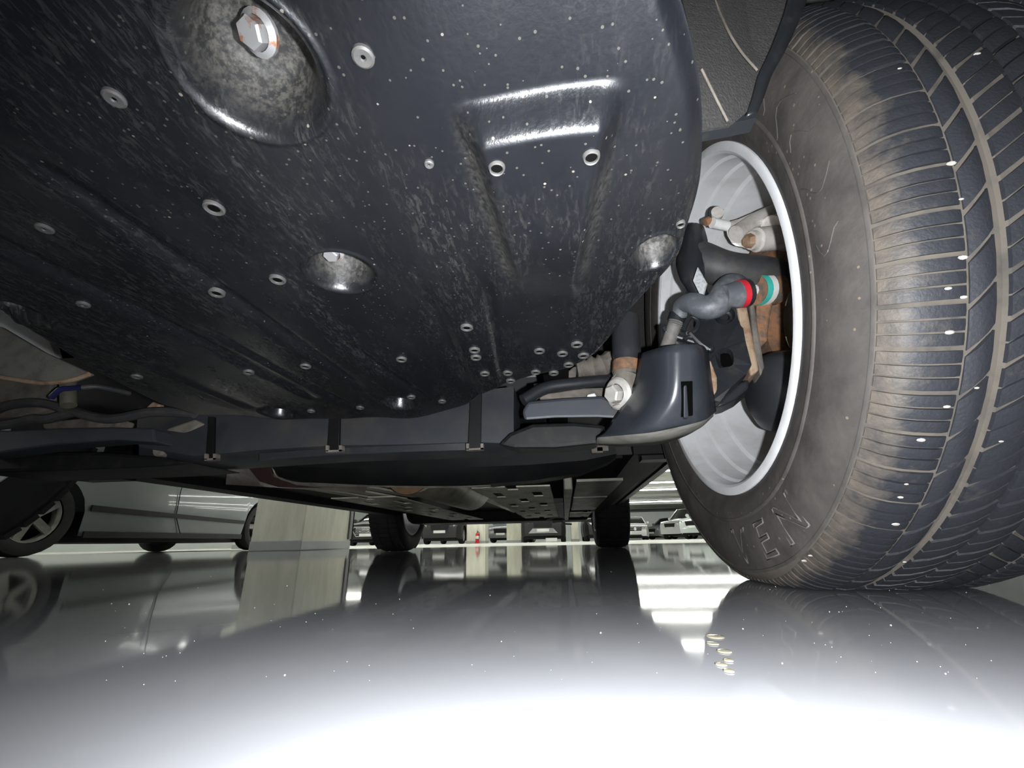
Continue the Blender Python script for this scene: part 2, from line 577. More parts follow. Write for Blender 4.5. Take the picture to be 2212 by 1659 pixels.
RX0, RX1, RY0, RY1, CEIL = -16.0, 15.0, -7.0, 42.0, 2.78
AISLE_Y = 5.9
slab('floor', RX0, RX1, RY0, AISLE_Y, -0.2, 0.0, M_floor)
slab('floor_aisle', RX0, RX1, AISLE_Y, RY1, -0.2, 0.0, M_aisle)
slab('ceiling', RX0, RX1, RY0, RY1, CEIL, CEIL + 0.2, M_ceil)
slab('wall_back', RX0 - .2, RX1 + .2, RY1, RY1 + 0.2, -0.2, CEIL + 0.2, M_wall)
slab('wall_front', RX0 - .2, RX1 + .2, RY0 - 0.2, RY0, -0.2, CEIL + 0.2, M_wall)
slab('wall_left', RX0 - 0.2, RX0, RY0, RY1, -0.2, CEIL + 0.2, M_wall)
slab('wall_right', RX1, RX1 + 0.2, RY0, RY1, -0.2, CEIL + 0.2, M_wallband)  # out of view; dark colour chosen to keep its reflection on the floor dark
slab('trim_1', RX0, RX1, RY1 - 0.03, RY1, 2.35, 2.60, M_wallband)
for i, yb in enumerate((21.2, 29.5, 36.5)):       # ceiling beams crossing the aisle
    slab('trim_%d' % (i + 2), RX0, RX1, yb, yb + 0.28, CEIL - 0.16, CEIL, M_ceil)

# ------------------------------------------------------------------ ceiling lights
rows = [(-2.4, -13.0, -2.4, ''), (2.6, -12.0, -3.2, 'over the silver car'), (8.5, -13, 13, 'nearest aisle row'), (14.0, -13, 13, ''),
        (18.6, -13, 13, ''), (22.6, -13, 13, ''), (26.0, -13, 13, ''), (34.6, -13, 13, '')]
LAMP_LABELS = ['fluorescent strip on the ceiling of the bays at left, ahead of the dark suv',
               'long fluorescent strip on the ceiling above the silver car beside the pillar',
               'long fluorescent strip across the ceiling over the near edge of the pale aisle',
               'long fluorescent strip across the ceiling just before the row with the black sedan',
               'highest of the fluorescent strips seen between sill and tire',
               'second highest fluorescent strip seen between sill and tire',
               'third fluorescent strip down seen between sill and tire',
               'lowest and farthest fluorescent strip, above the white cars']
for (ly, lx0, lx1, _), lab in zip(rows, LAMP_LABELS):
    t = thing('ceiling_light', lab, 'ceiling light', ((lx0 + lx1) / 2, ly, CEIL), 'fluorescent strips on the ceiling')
    hw = (lx1 - lx0) / 2
    MB().box(-hw, hw, -0.06, 0.06, -0.07, 0.0).build('housing', M_lamphouse, t)
    MB().tube([(-hw + .02, 0, -0.095), (hw - .02, 0, -0.095)], 0.032, 10).build('lamp_tube', M_tube, t, True)


# ------------------------------------------------------------------ pillars
def pillar(label, x0, x1, y0, y1, guard=False):
    t = thing('concrete_pillar', label, 'pillar', ((x0 + x1) / 2, (y0 + y1) / 2, 0), 'concrete pillars')
    w, d = (x1 - x0) / 2, (y1 - y0) / 2
    bevel(MB().box(-w, w, -d, d, 0.1, CEIL).build('shaft', M_conc, t), 0.015)
    bevel(MB().box(-w - .006, w + .006, -d - .006, d + .006, 0, 0.115).build('painted_base', M_concband, t), 0.01)
    if guard:
        m = MB()
        m.box(w - .01, w + .022, d - .09, d + .022, 0.13, 1.1)
        m.box(w - .09, w + .022, d - .01, d + .022, 0.13, 1.1)
        m.build('corner_guard', M_guard, t)
    return t


pillar('nearest concrete pillar with a grey painted base, beside the silver car', -3.80, -3.14, 5.2, 6.45, True)
pillar('pale far pillar with the red fire extinguisher standing before it', -4.40, -3.55, 20.3, 21.2)
pillar('slim pale pillar seen through the gap beneath the silver car', -9.3, -8.6, 12.0, 12.7)
pillar('plain grey pillar just left of the dark car with white bumper plate', -2.75, -2.05, 21.6, 22.4)
pillar('narrow pale blue pillar right of the dark car with white bumper plate', 0.27, 0.62, 20.6, 21.2)

# ------------------------------------------------------------------ fire extinguisher
t = thing('fire_extinguisher', 'red fire extinguisher with white label standing before the far pillar', 'extinguisher', (-3.87, 20.1, 0))
MB().lathe([(0.0, .05), (.075, .05), (.08, .065), (.08, .37), (.072, .41), (.045, .445), (.024, .46), (0, .46)], (0, 0, 0), (0, 0, 1), 20).build('cylinder', M_extred, t, True)
MB().lathe([(0.082, .20), (.0825, .20), (.0825, .32), (.082, .32)], (0, 0, 0), (0, 0, 1), 20).build('paper_label', M_white, t, True)
MB().lathe([(0, 0), (.115, 0), (.115, .03), (.085, .055), (0, .055)], (0, 0, 0), (0, 0, 1), 20).build('stand', M_extred, t, True)
MB().tube([(0, 0, .45), (0, 0, .50)], .02, 10).box(-.01, .01, -.02, .10, .50, .52).box(-.01, .01, -.02, .09, .54, .555).build('valve_handle', M_trimblk, t)
MB().tube(spline([(0, .02, .48), (.07, 0, .47), (.095, -.02, .38), (.092, -.02, .2)], 6), .012, 8).build('hose', M_trimblk, t, True)


# ------------------------------------------------------------------ generic parked car (built nose towards -Y, origin on the floor under its middle)
def parked_car(name, label, L, W, H, color, loc, rotz=0.0, hood=0.95, kind='suv', sill=0.20, wr=0.36, group=None, front='plain',
               cladding=False, plate=True, rim_m=None):
    t = thing(name, label, 'car', loc, group, rotz)
    body_m = color
    yf, yr = -L / 2, L / 2
    af, ar = yf + 0.19 * L, yr - 0.205 * L                    # axles
    belt = hood + 0.10
    us = sorted(set(np.round(np.concatenate([np.linspace(yf, yr, 40), af + np.linspace(-wr * 1.2, wr * 1.2, 17),
                                             ar + np.linspace(-wr * 1.2, wr * 1.2, 17)]), 4)))
    rows_ = []
    cowl, deck = yf + 0.27 * L, yr - (0.03 if kind == 'suv' else 0.14) * L
    for y in us:
        s = (y - yf) / L
        zb = sill + 0.06 * (1 - sstep(0, 0.06, s)) + 0.10 * sstep(0.93, 1, s)
        for a in (af, ar):
            d = abs(y - a)
            if d < wr * 1.17:
                zb = max(zb, wr + math.sqrt(max((wr * 1.17) ** 2 - d * d, 0)))
        zt = hood - 0.24 * (1 - sstep(0.0, 0.05, s)) - 0.07 * (1 - sstep(0.03, 0.22, s)) + 0.10 * sstep(0.2, 0.3, s)
        zt -= 0.18 * sstep(0.965, 1.0, s)
        zt = max(zt, zb + 0.03)
        hwid = W / 2 * (1 - 0.20 * (1 - sstep(0, 0.10, s)) ** 2 - 0.12 * sstep(0.93, 1, s))
        ring = []
        for k in range(9):
            f = k / 8
            z = zb + (zt - zb) * f
            bul = 1 - 0.05 * ((z - 0.55) / 0.5) ** 2
            ring.append((hwid * bul, y, z))
        wt = ring[-1][0]
        top = [(wt * c, y, zt + 0.05 * (1 - c * c)) for c in (0.9, 0.6, 0.2, -0.2, -0.6, -0.9)]
        ring = ring + top + [(-x, yy, z) for x, yy, z in reversed(ring)]
        rows_.append(ring)
    body = MB().loft(rows_, False, True).build('body', body_m, t, True, crease=50)
    # greenhouse
    st = [(cowl - 0.02, belt - 0.05, 0.46, 0.46, belt - 0.04), (cowl + 0.17 * L, belt, 0.47, 0.37, H - 0.04), (cowl + 0.30 * L, belt, 0.47, 0.38, H),
          (yr - (0.14 if kind == 'suv' else 0.26) * L, belt, 0.47, 0.37, H - 0.03), (deck, belt - 0.05, 0.44, 0.42, belt - 0.03)]
    gr = []
    for y, zb, wb, wt, zt in st:
        gr.append([(W * wb, y, zb), (W * (wb + wt) / 2, y, (zb + zt) / 2), (W * wt, y, zt - .02), (W * wt * .5, y, zt + .01), (-W * wt * .5, y, zt + .01),
                   (-W * wt, y, zt - .02), (-W * (wb + wt) / 2, y, (zb + zt) / 2), (-W * wb, y, zb)])
    MB().loft(gr, False, True).build('windows', M_glass, t, True, crease=30)
    rf = [[(x * 1.01, y, z + .012) for x, y, z in row[2:6]] for row in gr[1:4]]
    thicken(MB().loft(rf).build('roof', body_m, t, True), 0.03)
    for sgn in (1, -1):
        MB().tube([(sgn * W * .465, st[0][0], belt - .03), (sgn * W * .375, st[1][0], H - .03)], 0.035, 6).build('window_pillar', body_m, t)
        MB().tube([(sgn * W * .385, st[3][0], H - .04), (sgn * W * .43, st[4][0] - .02, belt - .02)], 0.05, 6).build('window_pillar', body_m, t)
        MB().tube([(sgn * W * .47, (st[1][0] + st[3][0]) / 2, belt), (sgn * W * .385, (st[1][0] + st[3][0]) / 2, H - .02)], 0.03, 6).build('window_pillar', body_m, t)
    for sgn in (1, -1):
        MB().lathe([(0, -.06), (.08, -.06), (.10, 0), (.08, .05), (0, .06)], (sgn * W * .55, cowl + .05 * L, belt + .06), (0, 1, 0), 12).build('wing_mirror', body_m, t, True)
    for a in (af, ar):
        for sgn in (1, -1):
            x = sgn * (W / 2 - 0.13)
            ty = MB().lathe([(wr * .68, -.10), (wr * .85, -.115), (wr * .97, -.10), (wr, -.06), (wr, .06), (wr * .97, .10), (wr * .85, .115), (wr * .68, .10)],
                            (x, a, wr), (1, 0, 0), 28).build('tire', M_tyre, t, True)
            m = MB()
            m.lathe([(wr * .69, .07), (wr * .66, .09), (wr * .60, .06), (wr * .60, .0)], (x, a, wr), (sgn, 0, 0), 28)
            for k in range(5):
                an = k * 2 * PI / 5 + .3
                c, s_ = math.cos(an), math.sin(an)
                R_ = Matrix.Translation((x, a, wr)) @ Matrix.Rotation(an * sgn, 4, 'X')
                m.box(min(0.05 * sgn, 0.075 * sgn), max(0.05 * sgn, 0.075 * sgn), -.035, .035, 0.02, wr * .64, R_)
            m.build('wheel', rim_m or M_rim, ty, True)
    MB().box(-W / 2 + .18, W / 2 - .18, yf + .3, yr - .3, sill - .06, sill + .25).build('underbody', M_trimblk, t)
    # nose
    zg = hood - 0.30
    yn = yf - 0.012
    if front == 'hex':
        pts = [(-.52, yn, zg + .14), (.52, yn, zg + .14), (.58, yn, zg + .02), (.40, yn, zg - .24), (-.40, yn, zg - .24), (-.58, yn, zg + .02)]
        MB().prism(pts, (0, .06, 0)).build('grille', M_trimblk, t)
        fr = [np.array(p) for p in pts] + [np.array(pts[0])]
        g = MB()
        for a_, b_ in zip(fr[:-1], fr[1:]):
            g.tube([a_, b_], 0.018, 6)
        for k in range(5):
            g.tube([(-.45, yn - .005, zg + .09 - .06 * k), (.45, yn - .005, zg + .09 - .06 * k)], 0.006, 5)
        g.build('grille_frame', M_chrome, t)
    elif front == 'bar':
        MB().prism([(-.48, yn, zg + .10), (.48, yn, zg + .10), (.42, yn, zg - .12), (-.42, yn, zg - .12)], (0, .06, 0)).build('grille', M_trimblk, t)
        g = MB().tube([(-.46, yn - .01, zg + .0), (-.1, yn - .01, zg + .0)], .03, 6).tube([(.1, yn - .01, zg), (.46, yn - .01, zg)], .03, 6)
        g.lathe([(0, -.02), (.10, -.02), (.10, .02), (0, .02)], (0, yn, zg), (0, 1, 0), 20)
        g.build('grille_frame', M_chrome, t)
        for sgn in (1, -1):
            MB().prism([(sgn * .52, yn + .03, .34), (sgn * .80, yn + .10, .36), (sgn * .80, yn + .10, .48), (sgn * .60, yn + .03, .46)], (0, .05, 0)).build('air_intake', M_trimblk, t)
        MB().prism([(-.5, yn + .0, .24), (.5, yn, .24), (.36, yn, .36), (-.36, yn, .36)], (0, .05, 0)).build('air_intake', M_trimblk, t)
    else:
        MB().prism([(-.42, yn, zg + .10), (.42, yn, zg + .10), (.38, yn, zg - .14), (-.38, yn, zg - .14)], (0, .06, 0)).build('grille', M_trimblk, t)
    for sgn in (1, -1):
        hp = [(sgn * .60, yn + .02, zg + .10), (sgn * (W / 2 - .10), yn + .20, zg + .13), (sgn * (W / 2 - .11), yn + .20, zg + .02), (sgn * .62, yn + .02, zg - .02)]
        MB().prism(hp, (0, .06, 0)).build('headlamp', M_lamp, t)
    if plate:
        MB().box(-.26, .26, yn - .02, yn + .02, zg - .24, zg - .13).build('number_plate', M_plate, t)
    return t, dict(af=af, ar=ar, yf=yf, yr=yr, belt=belt)


P_black = paint('paint_black', (0.003, 0.003, 0.0035), rough=0.45, coat=0.0, metal=0.0)
P_dark = paint('paint_dark_grey', (0.014, 0.016, 0.018), rough=0.2)
P_white = paint('paint_white', (0.70, 0.71, 0.70))
P_grey = paint('paint_mid_grey', (0.16, 0.17, 0.17))
P_silver = paint('paint_silver', (0.165, 0.185, 0.19), rough=0.30, coat=0.5)

parked_car('parked_sedan', 'black sedan with hexagonal chrome-edged grille facing us, right of the near pillar', 4.9, 1.87, 1.46, P_black, (-8.95, 21.6, 0), 0.12, hood=0.93, kind='sedan', front='hex', group='parked cars in the far row')
parked_car('parked_car', 'black car with pale bumper strip between rear left tire and extinguisher', 4.7, 1.86, 1.62, P_black, (-5.45, 21.9, 0), 0.0, hood=1.0, front='plain', group='parked cars in the far row')
parked_car('parked_car', 'small dark grey car just right of the far pillar with the extinguisher', 4.3, 1.8, 1.55, P_grey, (-3.05, 27.5, 0), -0.25, hood=0.95, group='parked cars in the far row')
tcar, _ = parked_car('parked_suv', 'black suv with white plate and silver bumper guard, centre of the far row', 4.7, 1.95, 1.70, P_black, (-0.92, 21.9, 0), 0.0, hood=1.05, plate=False, group='parked cars in the far row')
MB().prism([(-.62, -2.40, .37), (.62, -2.40, .37), (.44, -2.40, .56), (-.44, -2.40, .56)], (0, .05, 0)).build('bumper_guard', M_chrome, tcar)
MB().box(-.26, .26, -2.44, -2.40, .43, .55).build('number_plate', M_plate, tcar)
MB().box(.10, .58, -2.38, -2.30, .03, .17).build('lower_panel', M_white, tcar, label='white panel under the bumper')
parked_car('parked_car', 'black car just left of the rear right tire in the far row', 4.6, 1.84, 1.5, P_black, (1.75, 21.9, 0), 0.0, hood=0.95, front='bar', group='parked cars in the far row')
parked_car('white_suv', 'white suv with twin-bar grille and round badge facing us, right of the rear right tire', 4.65, 1.9, 1.64, P_white, (5.15, 35.5, 0), -0.08, hood=1.04, front='bar', group='parked cars at the far wall')
parked_car('grey_hatchback', 'small grey hatchback, leftmost of the three cars parked nose to tail at right', 4.2, 1.78, 1.62, P_grey, (8.35, 37.6, 0), -0.95, hood=0.98, group='parked cars at the far wall')
parked_car('white_suv', 'tall white suv with open dark rear window between grey hatchback and silver suv', 4.9, 1.95, 2.05, P_white, (8.9, 33.5, 0), -0.85, hood=1.22, wr=0.40, sill=.28, group='parked cars at the far wall')
parked_car('silver_suv', 'glossy silver-white suv closest to the front tire edge', 4.7, 1.9, 1.95, paint('paint_pearl', (0.55, 0.60, 0.58), rough=0.15), (8.35, 26.8, 0), -0.75, hood=1.12, wr=0.39, sill=.26, group='parked cars at the far wall')

# the silver car alongside, its right flank towards us
tsil, cs = parked_car('silver_car', 'silver grey car with black side moulding parked at left behind the pillar', 5.4, 1.95, 1.75, P_silver, (-5.98, 5.38, 0), PI, rim_m=M_sill, hood=1.02, wr=0.36, sill=0.19,
                      group='cars parked beside the dark suv')
flank = -1.95 / 2
MB().prism([(flank - .008, -1.22, .39), (flank - .008, 1.14, .44), (flank - .008, 1.14, .50), (flank - .008, -1.22, .435)], (-.022, 0, 0)).build('side_moulding', M_trimblk, tsil)
MB().prism([(flank + .0, -1.22, .17), (flank + .0, 1.14, .17), (flank + .0, 1.14, .235), (flank + .0, -1.22, .235)], (-.02, 0, 0)).build('sill_cladding', M_trimblk, tsil)
m = MB()
m.tube([(flank - .004, -.08, .235), (flank - .010, .05, .44), (flank - .012, .07, .75), (flank + .010, .02, 1.06)], .006, 6)
m.build('door_seam', M_trimblk, tsil)
for k, yh in enumerate((.22, 1.12)):
    MB().tube([(flank - .03, yh, .86), (flank - .045, yh + .05, .865), (flank - .045, yh + .2, .87), (flank - .02, yh + .25, .87)], .014, 8).build('door_handle', M_chrome, tsil, True)

# ------------------------------------------------------------------ floor drips and grit
DRIPS = [(1545, 1376, 38, 'largest and farthest of the faint drips on the floor before the tire'),
         (1540, 1391, 26, 'pale drip just below the largest one on the floor'),
         (1565, 1408, 30, 'yellowest drip on the floor before the tire'),
         (1574, 1428, 20, 'small drip right below the yellow one'),
         (1558, 1437, 24, 'drip leaning left in the lower half of the trail'),
         (1575, 1451, 22, 'nearest drip at the bottom of the trail')]
for px, py, w, lab in DRIPS:
    c = P(px, py, Z=0)
    r = .8 * w / 2 * math.hypot(c[0], c[1]) / FOCAL
    m = MB().lathe([(0, .0006), (r * .6, .0006), (r * .9, .0004), (r, 0.0)], (0, 0, 0), (0, 0, 1), 18)
    o = m.build('paint_drip', M_drip, None, True)
    o.location = (c[0], c[1], 0.0002)
    o.scale = (1, 1.35, 1)
    tag(o, lab, 'drip', 'yellowish drips on the floor')
m = MB()
for k in range(130):
    px, py = rng.uniform(200, 2150), rng.uniform(1225, 1480)
    c = P(px, py, Z=0)
    r = rng.uniform(0.4, 1.6) * 0.5 * math.hypot(c[0], c[1]) / FOCAL * (2.0 if rng.random() < .15 else 1)
    m.lathe([(r, 0), (r * .8, r * .8), (0, r)], (c[0], c[1], 0.0), (0, 0, 1), 5)
tag(m.build('floor_grit', M_gritm), 'tiny pale crumbs of grit scattered over the glossy floor', 'grit', kind='stuff')

# ================================================================== THE SUV
suv = thing('suv', 'dark suv seen from below with black undertray, suspension and dusty front tire', 'car', (-0.476, 0.62, 0), 'cars parked beside the dark suv')
SUV_LOC = np.array([-0.476, 0.62, 0.0])


def part(o):
    """hang a part built in place under the suv"""
    o.parent = suv
    o.matrix_parent_inverse = Matrix.Translation(-Vector(SUV_LOC))
    return o


# ---- undertray: a moulded plastic sheet about 0.225 m above the floor
TZ = 0.225
edge_px = [(1452, -70), (1470, 0), (1500, 110), (1516, 200), (1522, 300), (1515, 420), (1485, 520), (1462, 580), (1400, 645), (1358, 690), (1325, 735), (1285, 775), (1230, 800), (1165, 815),
           (1110, 830), (1050, 852), (1010, 880), (950, 897), (860, 905), (740, 908), (600, 907), (500, 903), (430, 897), (370, 880), (330, 867), (190, 800), (90, 742), (0, 690)]
poly = [P(x, y, Z=TZ)[:2] for x, y in edge_px]
poly = [p for p in spline([np.array([p[0], p[1], 0]) for p in poly], 6)]
poly = [tuple(p[:2]) for p in poly]
poly += [(poly[-1][0] - .02, poly[-1][1] - .06), (poly[-1][0] - .02, 0.03), (poly[0][0] - .004, 0.03)]
POLY = np.array(poly)


def poly_dist(pts):
    """distance to the outline, nearest point, inside flag"""
    A = POLY
    B = np.roll(POLY, -1, 0)
    best = np.full(len(pts), 1e9)
    near = np.zeros_like(pts)
    inside = np.zeros(len(pts), bool)
    for a, b in zip(A, B):
        d = b - a
        tt = np.clip(((pts - a) @ d) / (d @ d + 1e-15), 0, 1)
        q = a + tt[:, None] * d
        dd = np.hypot(*(pts - q).T)
        k = dd < best
        best[k] = dd[k]
        near[k] = q[k]
        c = (a[1] > pts[:, 1]) != (b[1] > pts[:, 1])
        with np.errstate(divide='ignore', invalid='ignore'):
            xi = (b[0] - a[0]) * (pts[:, 1] - a[1]) / (b[1] - a[1]) + a[0]
        inside ^= c & (pts[:, 0] < xi)
    return best, near, inside


CUPS = []       # centre x, y, radius x, radius y, depth
for px, py, rx, ry, dep in [(540, 165, .0255, .0262, .028), (738, 590, .0205, .0215, .024), (1417, 546, .0135, .0165, .016), (600, 890, .0200, .0240, .030),
                            (862, 868, .0205, .0240, .030), (18, 672, .022, .022, .018)]:
    c = P(px, py, Z=TZ)
    CUPS.append((c[0], c[1], rx, ry, dep))

pl_a, pl_b = P(1000, 262, Z=TZ), P(1335, 215, Z=TZ)        # upper corners of the pressed panel
pl_c, pl_d = P(1105, 600, Z=TZ), P(1262, 560, Z=TZ)        # lower corners


def tray_z(x, y):
    z = np.full_like(x, TZ)
    z += 0.0014 * np.sin(x * 41 + 1.0) * sstep(.2, .35, y) + 0.0012 * np.sin(x * 63 + y * 9)
    for x0, x1, y0, y1, w, d in [(-.33, -.30, .10, .47, .007, .004), (-.235, -.225, .13, .44, .006, .0035), (-.185, -.165, .33, .50, .005, .003), (-.09, -.10, .27, .50, .006, .003),
                                 (-.045, -.06, .26, .47, .005, .003), (-.29, -.27, .30, .53, .005, .003), (-.395, -.40, .16, .5, .008, -.004)]:
        u = np.clip((y - y0) / (y1 - y0), 0, 1)
        xc = x0 + (x1 - x0) * u
        z += d * np.exp(-((x - xc) / w) ** 2) * sstep(y0 - .02, y0 + .02, y) * (1 - sstep(y1 - .02, y1 + .02, y))
    # pressed panel with a short steep ramp at its front end
    ys = pl_a[1] + (pl_b[1] - pl_a[1]) * (x - pl_a[0]) / (pl_b[0] - pl_a[0])
    u = np.clip((y - pl_a[1]) / (pl_c[1] - pl_a[1]), 0, 1)
    xl = pl_a[0] + (pl_c[0] - pl_a[0]) * u
    xr = pl_b[0] + (pl_d[0] - pl_b[0]) * u
    side = sstep(-.004, .009, x - xl) * sstep(-.004, .009, xr - x)
    ramp = np.clip((y - ys + .009) / .0125, 0, 1)
    ramp = sstep(0, 1, ramp) * .55 + ramp * .45
    fade = 1 - sstep(.20, .31, y)
    z -= 0.0135 * side * ramp * fade
    z += 0.009 * (1 - sstep(.05, .14, y)) * 0.6
    for cx, cy, rx, ry, dep in CUPS:
        r = np.hypot((x - cx) / rx, (y - cy) / ry)
        z += np.where(r < 1.12, dep * (1 - sstep(.62, 1.08, r)) * (1 - .25 * np.clip(r, 0, 1) ** 2), 0)
        z -= 0.0012 * np.exp(-((r - 1.14) / .05) ** 2)
    return z


step = 0.0011
gx = np.arange(POLY[:, 0].min() - step, POLY[:, 0].max() + 2 * step, step)
gy = np.arange(POLY[:, 1].min() - step, POLY[:, 1].max() + 2 * step, step)
GX, GY = np.meshgrid(gx, gy, indexing='ij')
pts = np.stack([GX.ravel(), GY.ravel()], 1)
dist, near, ins = poly_dist(pts)
nx_, ny_ = len(gx), len(gy)
I = np.arange(nx_ * ny_).reshape(nx_, ny_)
quads = np.stack([I[:-1, :-1], I[1:, :-1], I[1:, 1:], I[:-1, 1:]], -1).reshape(-1, 4)
keep = ins[quads].any(1)
quads = quads[keep]
pts2 = np.where(ins[:, None], pts, near)
dist2 = np.where(ins, dist, 0)
zz = tray_z(pts2[:, 0], pts2[:, 1]) + 0.007 * (1 - sstep(0, .010, dist2)) ** 2
used = np.unique(quads)
remap = -np.ones(nx_ * ny_, int)
remap[used] = np.arange(len(used))
quads = remap[quads]
V = np.column_stack([pts2[used], zz[used]])
# upturned lip round the outline
ed = np.concatenate([quads[:, [0, 1]], quads[:, [1, 2]], quads[:, [2, 3]], quads[:, [3, 0]]])
key = np.sort(ed, 1)
_, inv, cnt = np.unique(key, axis=0, return_inverse=True, return_counts=True)
bed = ed[cnt[inv.ravel()] == 1]
bv = np.unique(bed)
up = {int(b): len(V) + i for i, b in enumerate(bv)}
V = np.vstack([V, V[bv] + np.array([0, 0, .012])])
lipq = np.array([[a, b, up[int(b)], up[int(a)]] for a, b in bed])
Q = np.vstack([quads, lipq])
me = bpy.data.meshes.new('engine_undertray')
me.vertices.add(len(V))
me.vertices.foreach_set('co', V.ravel().astype(np.float32))
me.loops.add(len(Q) * 4)
me.loops.foreach_set('vertex_index', Q.ravel().astype(np.int32))
me.polygons.add(len(Q))
me.polygons.foreach_set('loop_start', np.arange(0, len(Q) * 4, 4, dtype=np.int32))
me.polygons.foreach_set('use_smooth', np.ones(len(Q), bool))
me.materials.append(M_tray)
dust = np.zeros(len(V))
for cx, cy, rx, ry, dep in CUPS[:3]:
    dust = np.maximum(dust, 1 - sstep(.72, 1.0, np.hypot((V[:, 0] - cx) / rx, (V[:, 1] - cy) / ry)))
# dust settled along the left wall of the pressed panel
uu = np.clip((V[:, 1] - pl_a[1]) / (pl_c[1] - pl_a[1]), -.2, 1.1)
dust = np.maximum(dust, .75 * np.exp(-((V[:, 0] - (pl_a[0] + (pl_c[0] - pl_a[0]) * uu) - .001) / .0045) ** 2) * sstep(-.1, .15, uu) * (1 - sstep(.85, 1.1, uu)))
dust = np.maximum(dust, .45 * np.exp(-((V[:, 0] - (pl_b[0] + (pl_d[0] - pl_b[0]) * uu) + .001) / .004) ** 2) * sstep(.1, .35, uu) * (1 - sstep(.9, 1.1, uu)))
pol = sstep(.0, .25, uu + .18) * (1 - sstep(.10, .5, uu)) * sstep(-.05, .1, (V[:, 0] - pl_a[0]) / (pl_b[0] - pl_a[0])) * sstep(-.05, .1, (pl_b[0] - V[:, 0]) / (pl_b[0] - pl_a[0]))
pol = np.maximum(pol, .75 * sstep(-.16, -.02, V[:, 0]) * (1 - sstep(.13, .26, V[:, 1])))
ap_ = me.attributes.new('polished', 'FLOAT', 'POINT')
ap_.data.foreach_set('value', pol.astype(np.float32))
at_ = me.attributes.new('cup_dust', 'FLOAT', 'POINT')
at_.data.foreach_set('value', dust.astype(np.float32))
me.update(calc_edges=True)
me.validate()
tray = bpy.data.objects.new('engine_undertray', me)
COL.objects.link(tray)
part(tray)
tray['label'] = 'black plastic engine undertray with dust streaks and white specks'


def sub(o, parent):
    o.parent = parent
    return o


# fasteners of the tray
CLIPS = [(785, 120, 1.0, 0), (248, 210, 1.0, 0), (97, 492, 1.0, 0), (463, 447, .9, 1), (600, 602, .9, 1), (470, 625, .9, 1), (180, 657, 1.0, 0), (1008, 706, .9, 1), (867, 775, .9, 1),
         (660, 790, .9, 1), (1025, 755, .9, 1), (1028, 771, .9, 1), (1047, 806, .9, 1), (1097, 805, .9, 1), (1157, 803, .9, 1), (1196, 805, .9, 1), (1165, 757, .9, 1), (1215, 763, .9, 1), (1246, 743, .95, 1),
         (1260, 767, .95, 1), (1228, 787, .9, 1), (1103, 822, .9, 1), (538, 798, .9, 1), (955, 866, .9, 1), (888, 859, .9, 1), (672, 887, .9, 1), (778, 880, .9, 1), (296, 812, .9, 1),
         (1073, 362, 1.0, 2), (1277, 337, 1.0, 2), (927, 352, .55, 0), (1470, 483, .7, 2)]
for px, py, s_, kd in CLIPS:
    c = P(px, py, Z=TZ)
    z0 = float(tray_z(np.array([c[0]]), np.array([c[1]]))[0])
    c = P(px, py, Z=z0)
    z0 = float(tray_z(np.array([c[0]]), np.array([c[1]]))[0])
    r = (.0042 if kd == 0 else .0058 if kd == 1 else .0034) * s_
    m = MB()
    if kd == 0:
        m.lathe([(r * .16, -.0004), (r * .3, -.0012), (r * .8, -.0014), (r, -.0008), (r * 1.02, .001)], (0, 0, 0), (0, 0, 1), 20)
    elif kd == 1:
        m.lathe([(r * .52, .0006), (r * .6, -.0012), (r * .85, -.0018), (r, -.0012), (r * 1.05, .001)], (0, 0, 0), (0, 0, 1), 20)
    else:
        m.lathe([(r * .72, .002), (r * .80, -.0010), (r * .95, -.0014), (r * 1.1, -.0006), (r * 1.15, .001)], (0, 0, 0), (0, 0, 1), 22)
    o = m.build('screw_clip', M_clip, None, True)
    o.location = (c[0] - SUV_LOC[0], c[1] - SUV_LOC[1], z0 - .0003)
    o.parent = tray
    o.matrix_parent_inverse = tray.matrix_parent_inverse.inverted()
    rr = r * (.2 if kd == 0 else .56 if kd == 1 else .76)
    h = MB().lathe([(0, -.0006 if kd < 2 else -.0001), (rr, -.0006 if kd < 2 else -.0001)], (0, 0, 0), (0, 0, 1), 16).build('clip_socket', M_hole, None)  # flat black disc painted as the shade inside the socket
    h.location = o.location
    h.parent = tray
    h.matrix_parent_inverse = tray.matrix_parent_inverse.inverted()


def on_tray(o):
    o.parent = tray
    o.matrix_parent_inverse = tray.matrix_parent_inverse.inverted() @ Matrix.Translation(-Vector(SUV_LOC))
    return o


# bolts up inside the two access cups
for px, py, zc, r, ax in [(566, 72, TZ + .017, .0062, (-.25, -.55, -.8)), (722, 541, TZ + .017, .0058, (-.1, -.4, -.9))]:
    c = P(px, py, Z=zc)
    a = np.array(ax) / np.linalg.norm(ax)
    m = MB()
    m.lathe([(0, .0), (r * 1.25, .0), (r * 1.3, .002), (r * .95, .0035)], c, a, 20)
    m.lathe([(r * .9, .0), (r * .9, .0065), (r * .78, .0075), (0, .0075)], c, a, 6)
    on_tray(m.build('bolt', M_bolt, None, True, label='zinc bolt head with rust spots', crease=25))

# ---- front right wheel --------------------------------------------------------
WC = np.array([0.3339, 0.6192, 0.356])
STEER, CAMBER = 0.030, 0.020
AX = np.array([math.cos(STEER), math.sin(STEER), math.sin(CAMBER)])
AX /= np.linalg.norm(AX)
HD = np.array([-math.sin(STEER), math.cos(STEER), 0.0])
UPV = np.cross(AX, HD)


def wheel_pt(r, l, a, c=WC):
    """a = 0 points rearwards, grows upwards ; l < 0 is the inboard side"""
    return np.asarray(c) + r * (math.cos(a) * HD + math.sin(a) * UPV) + l * AX


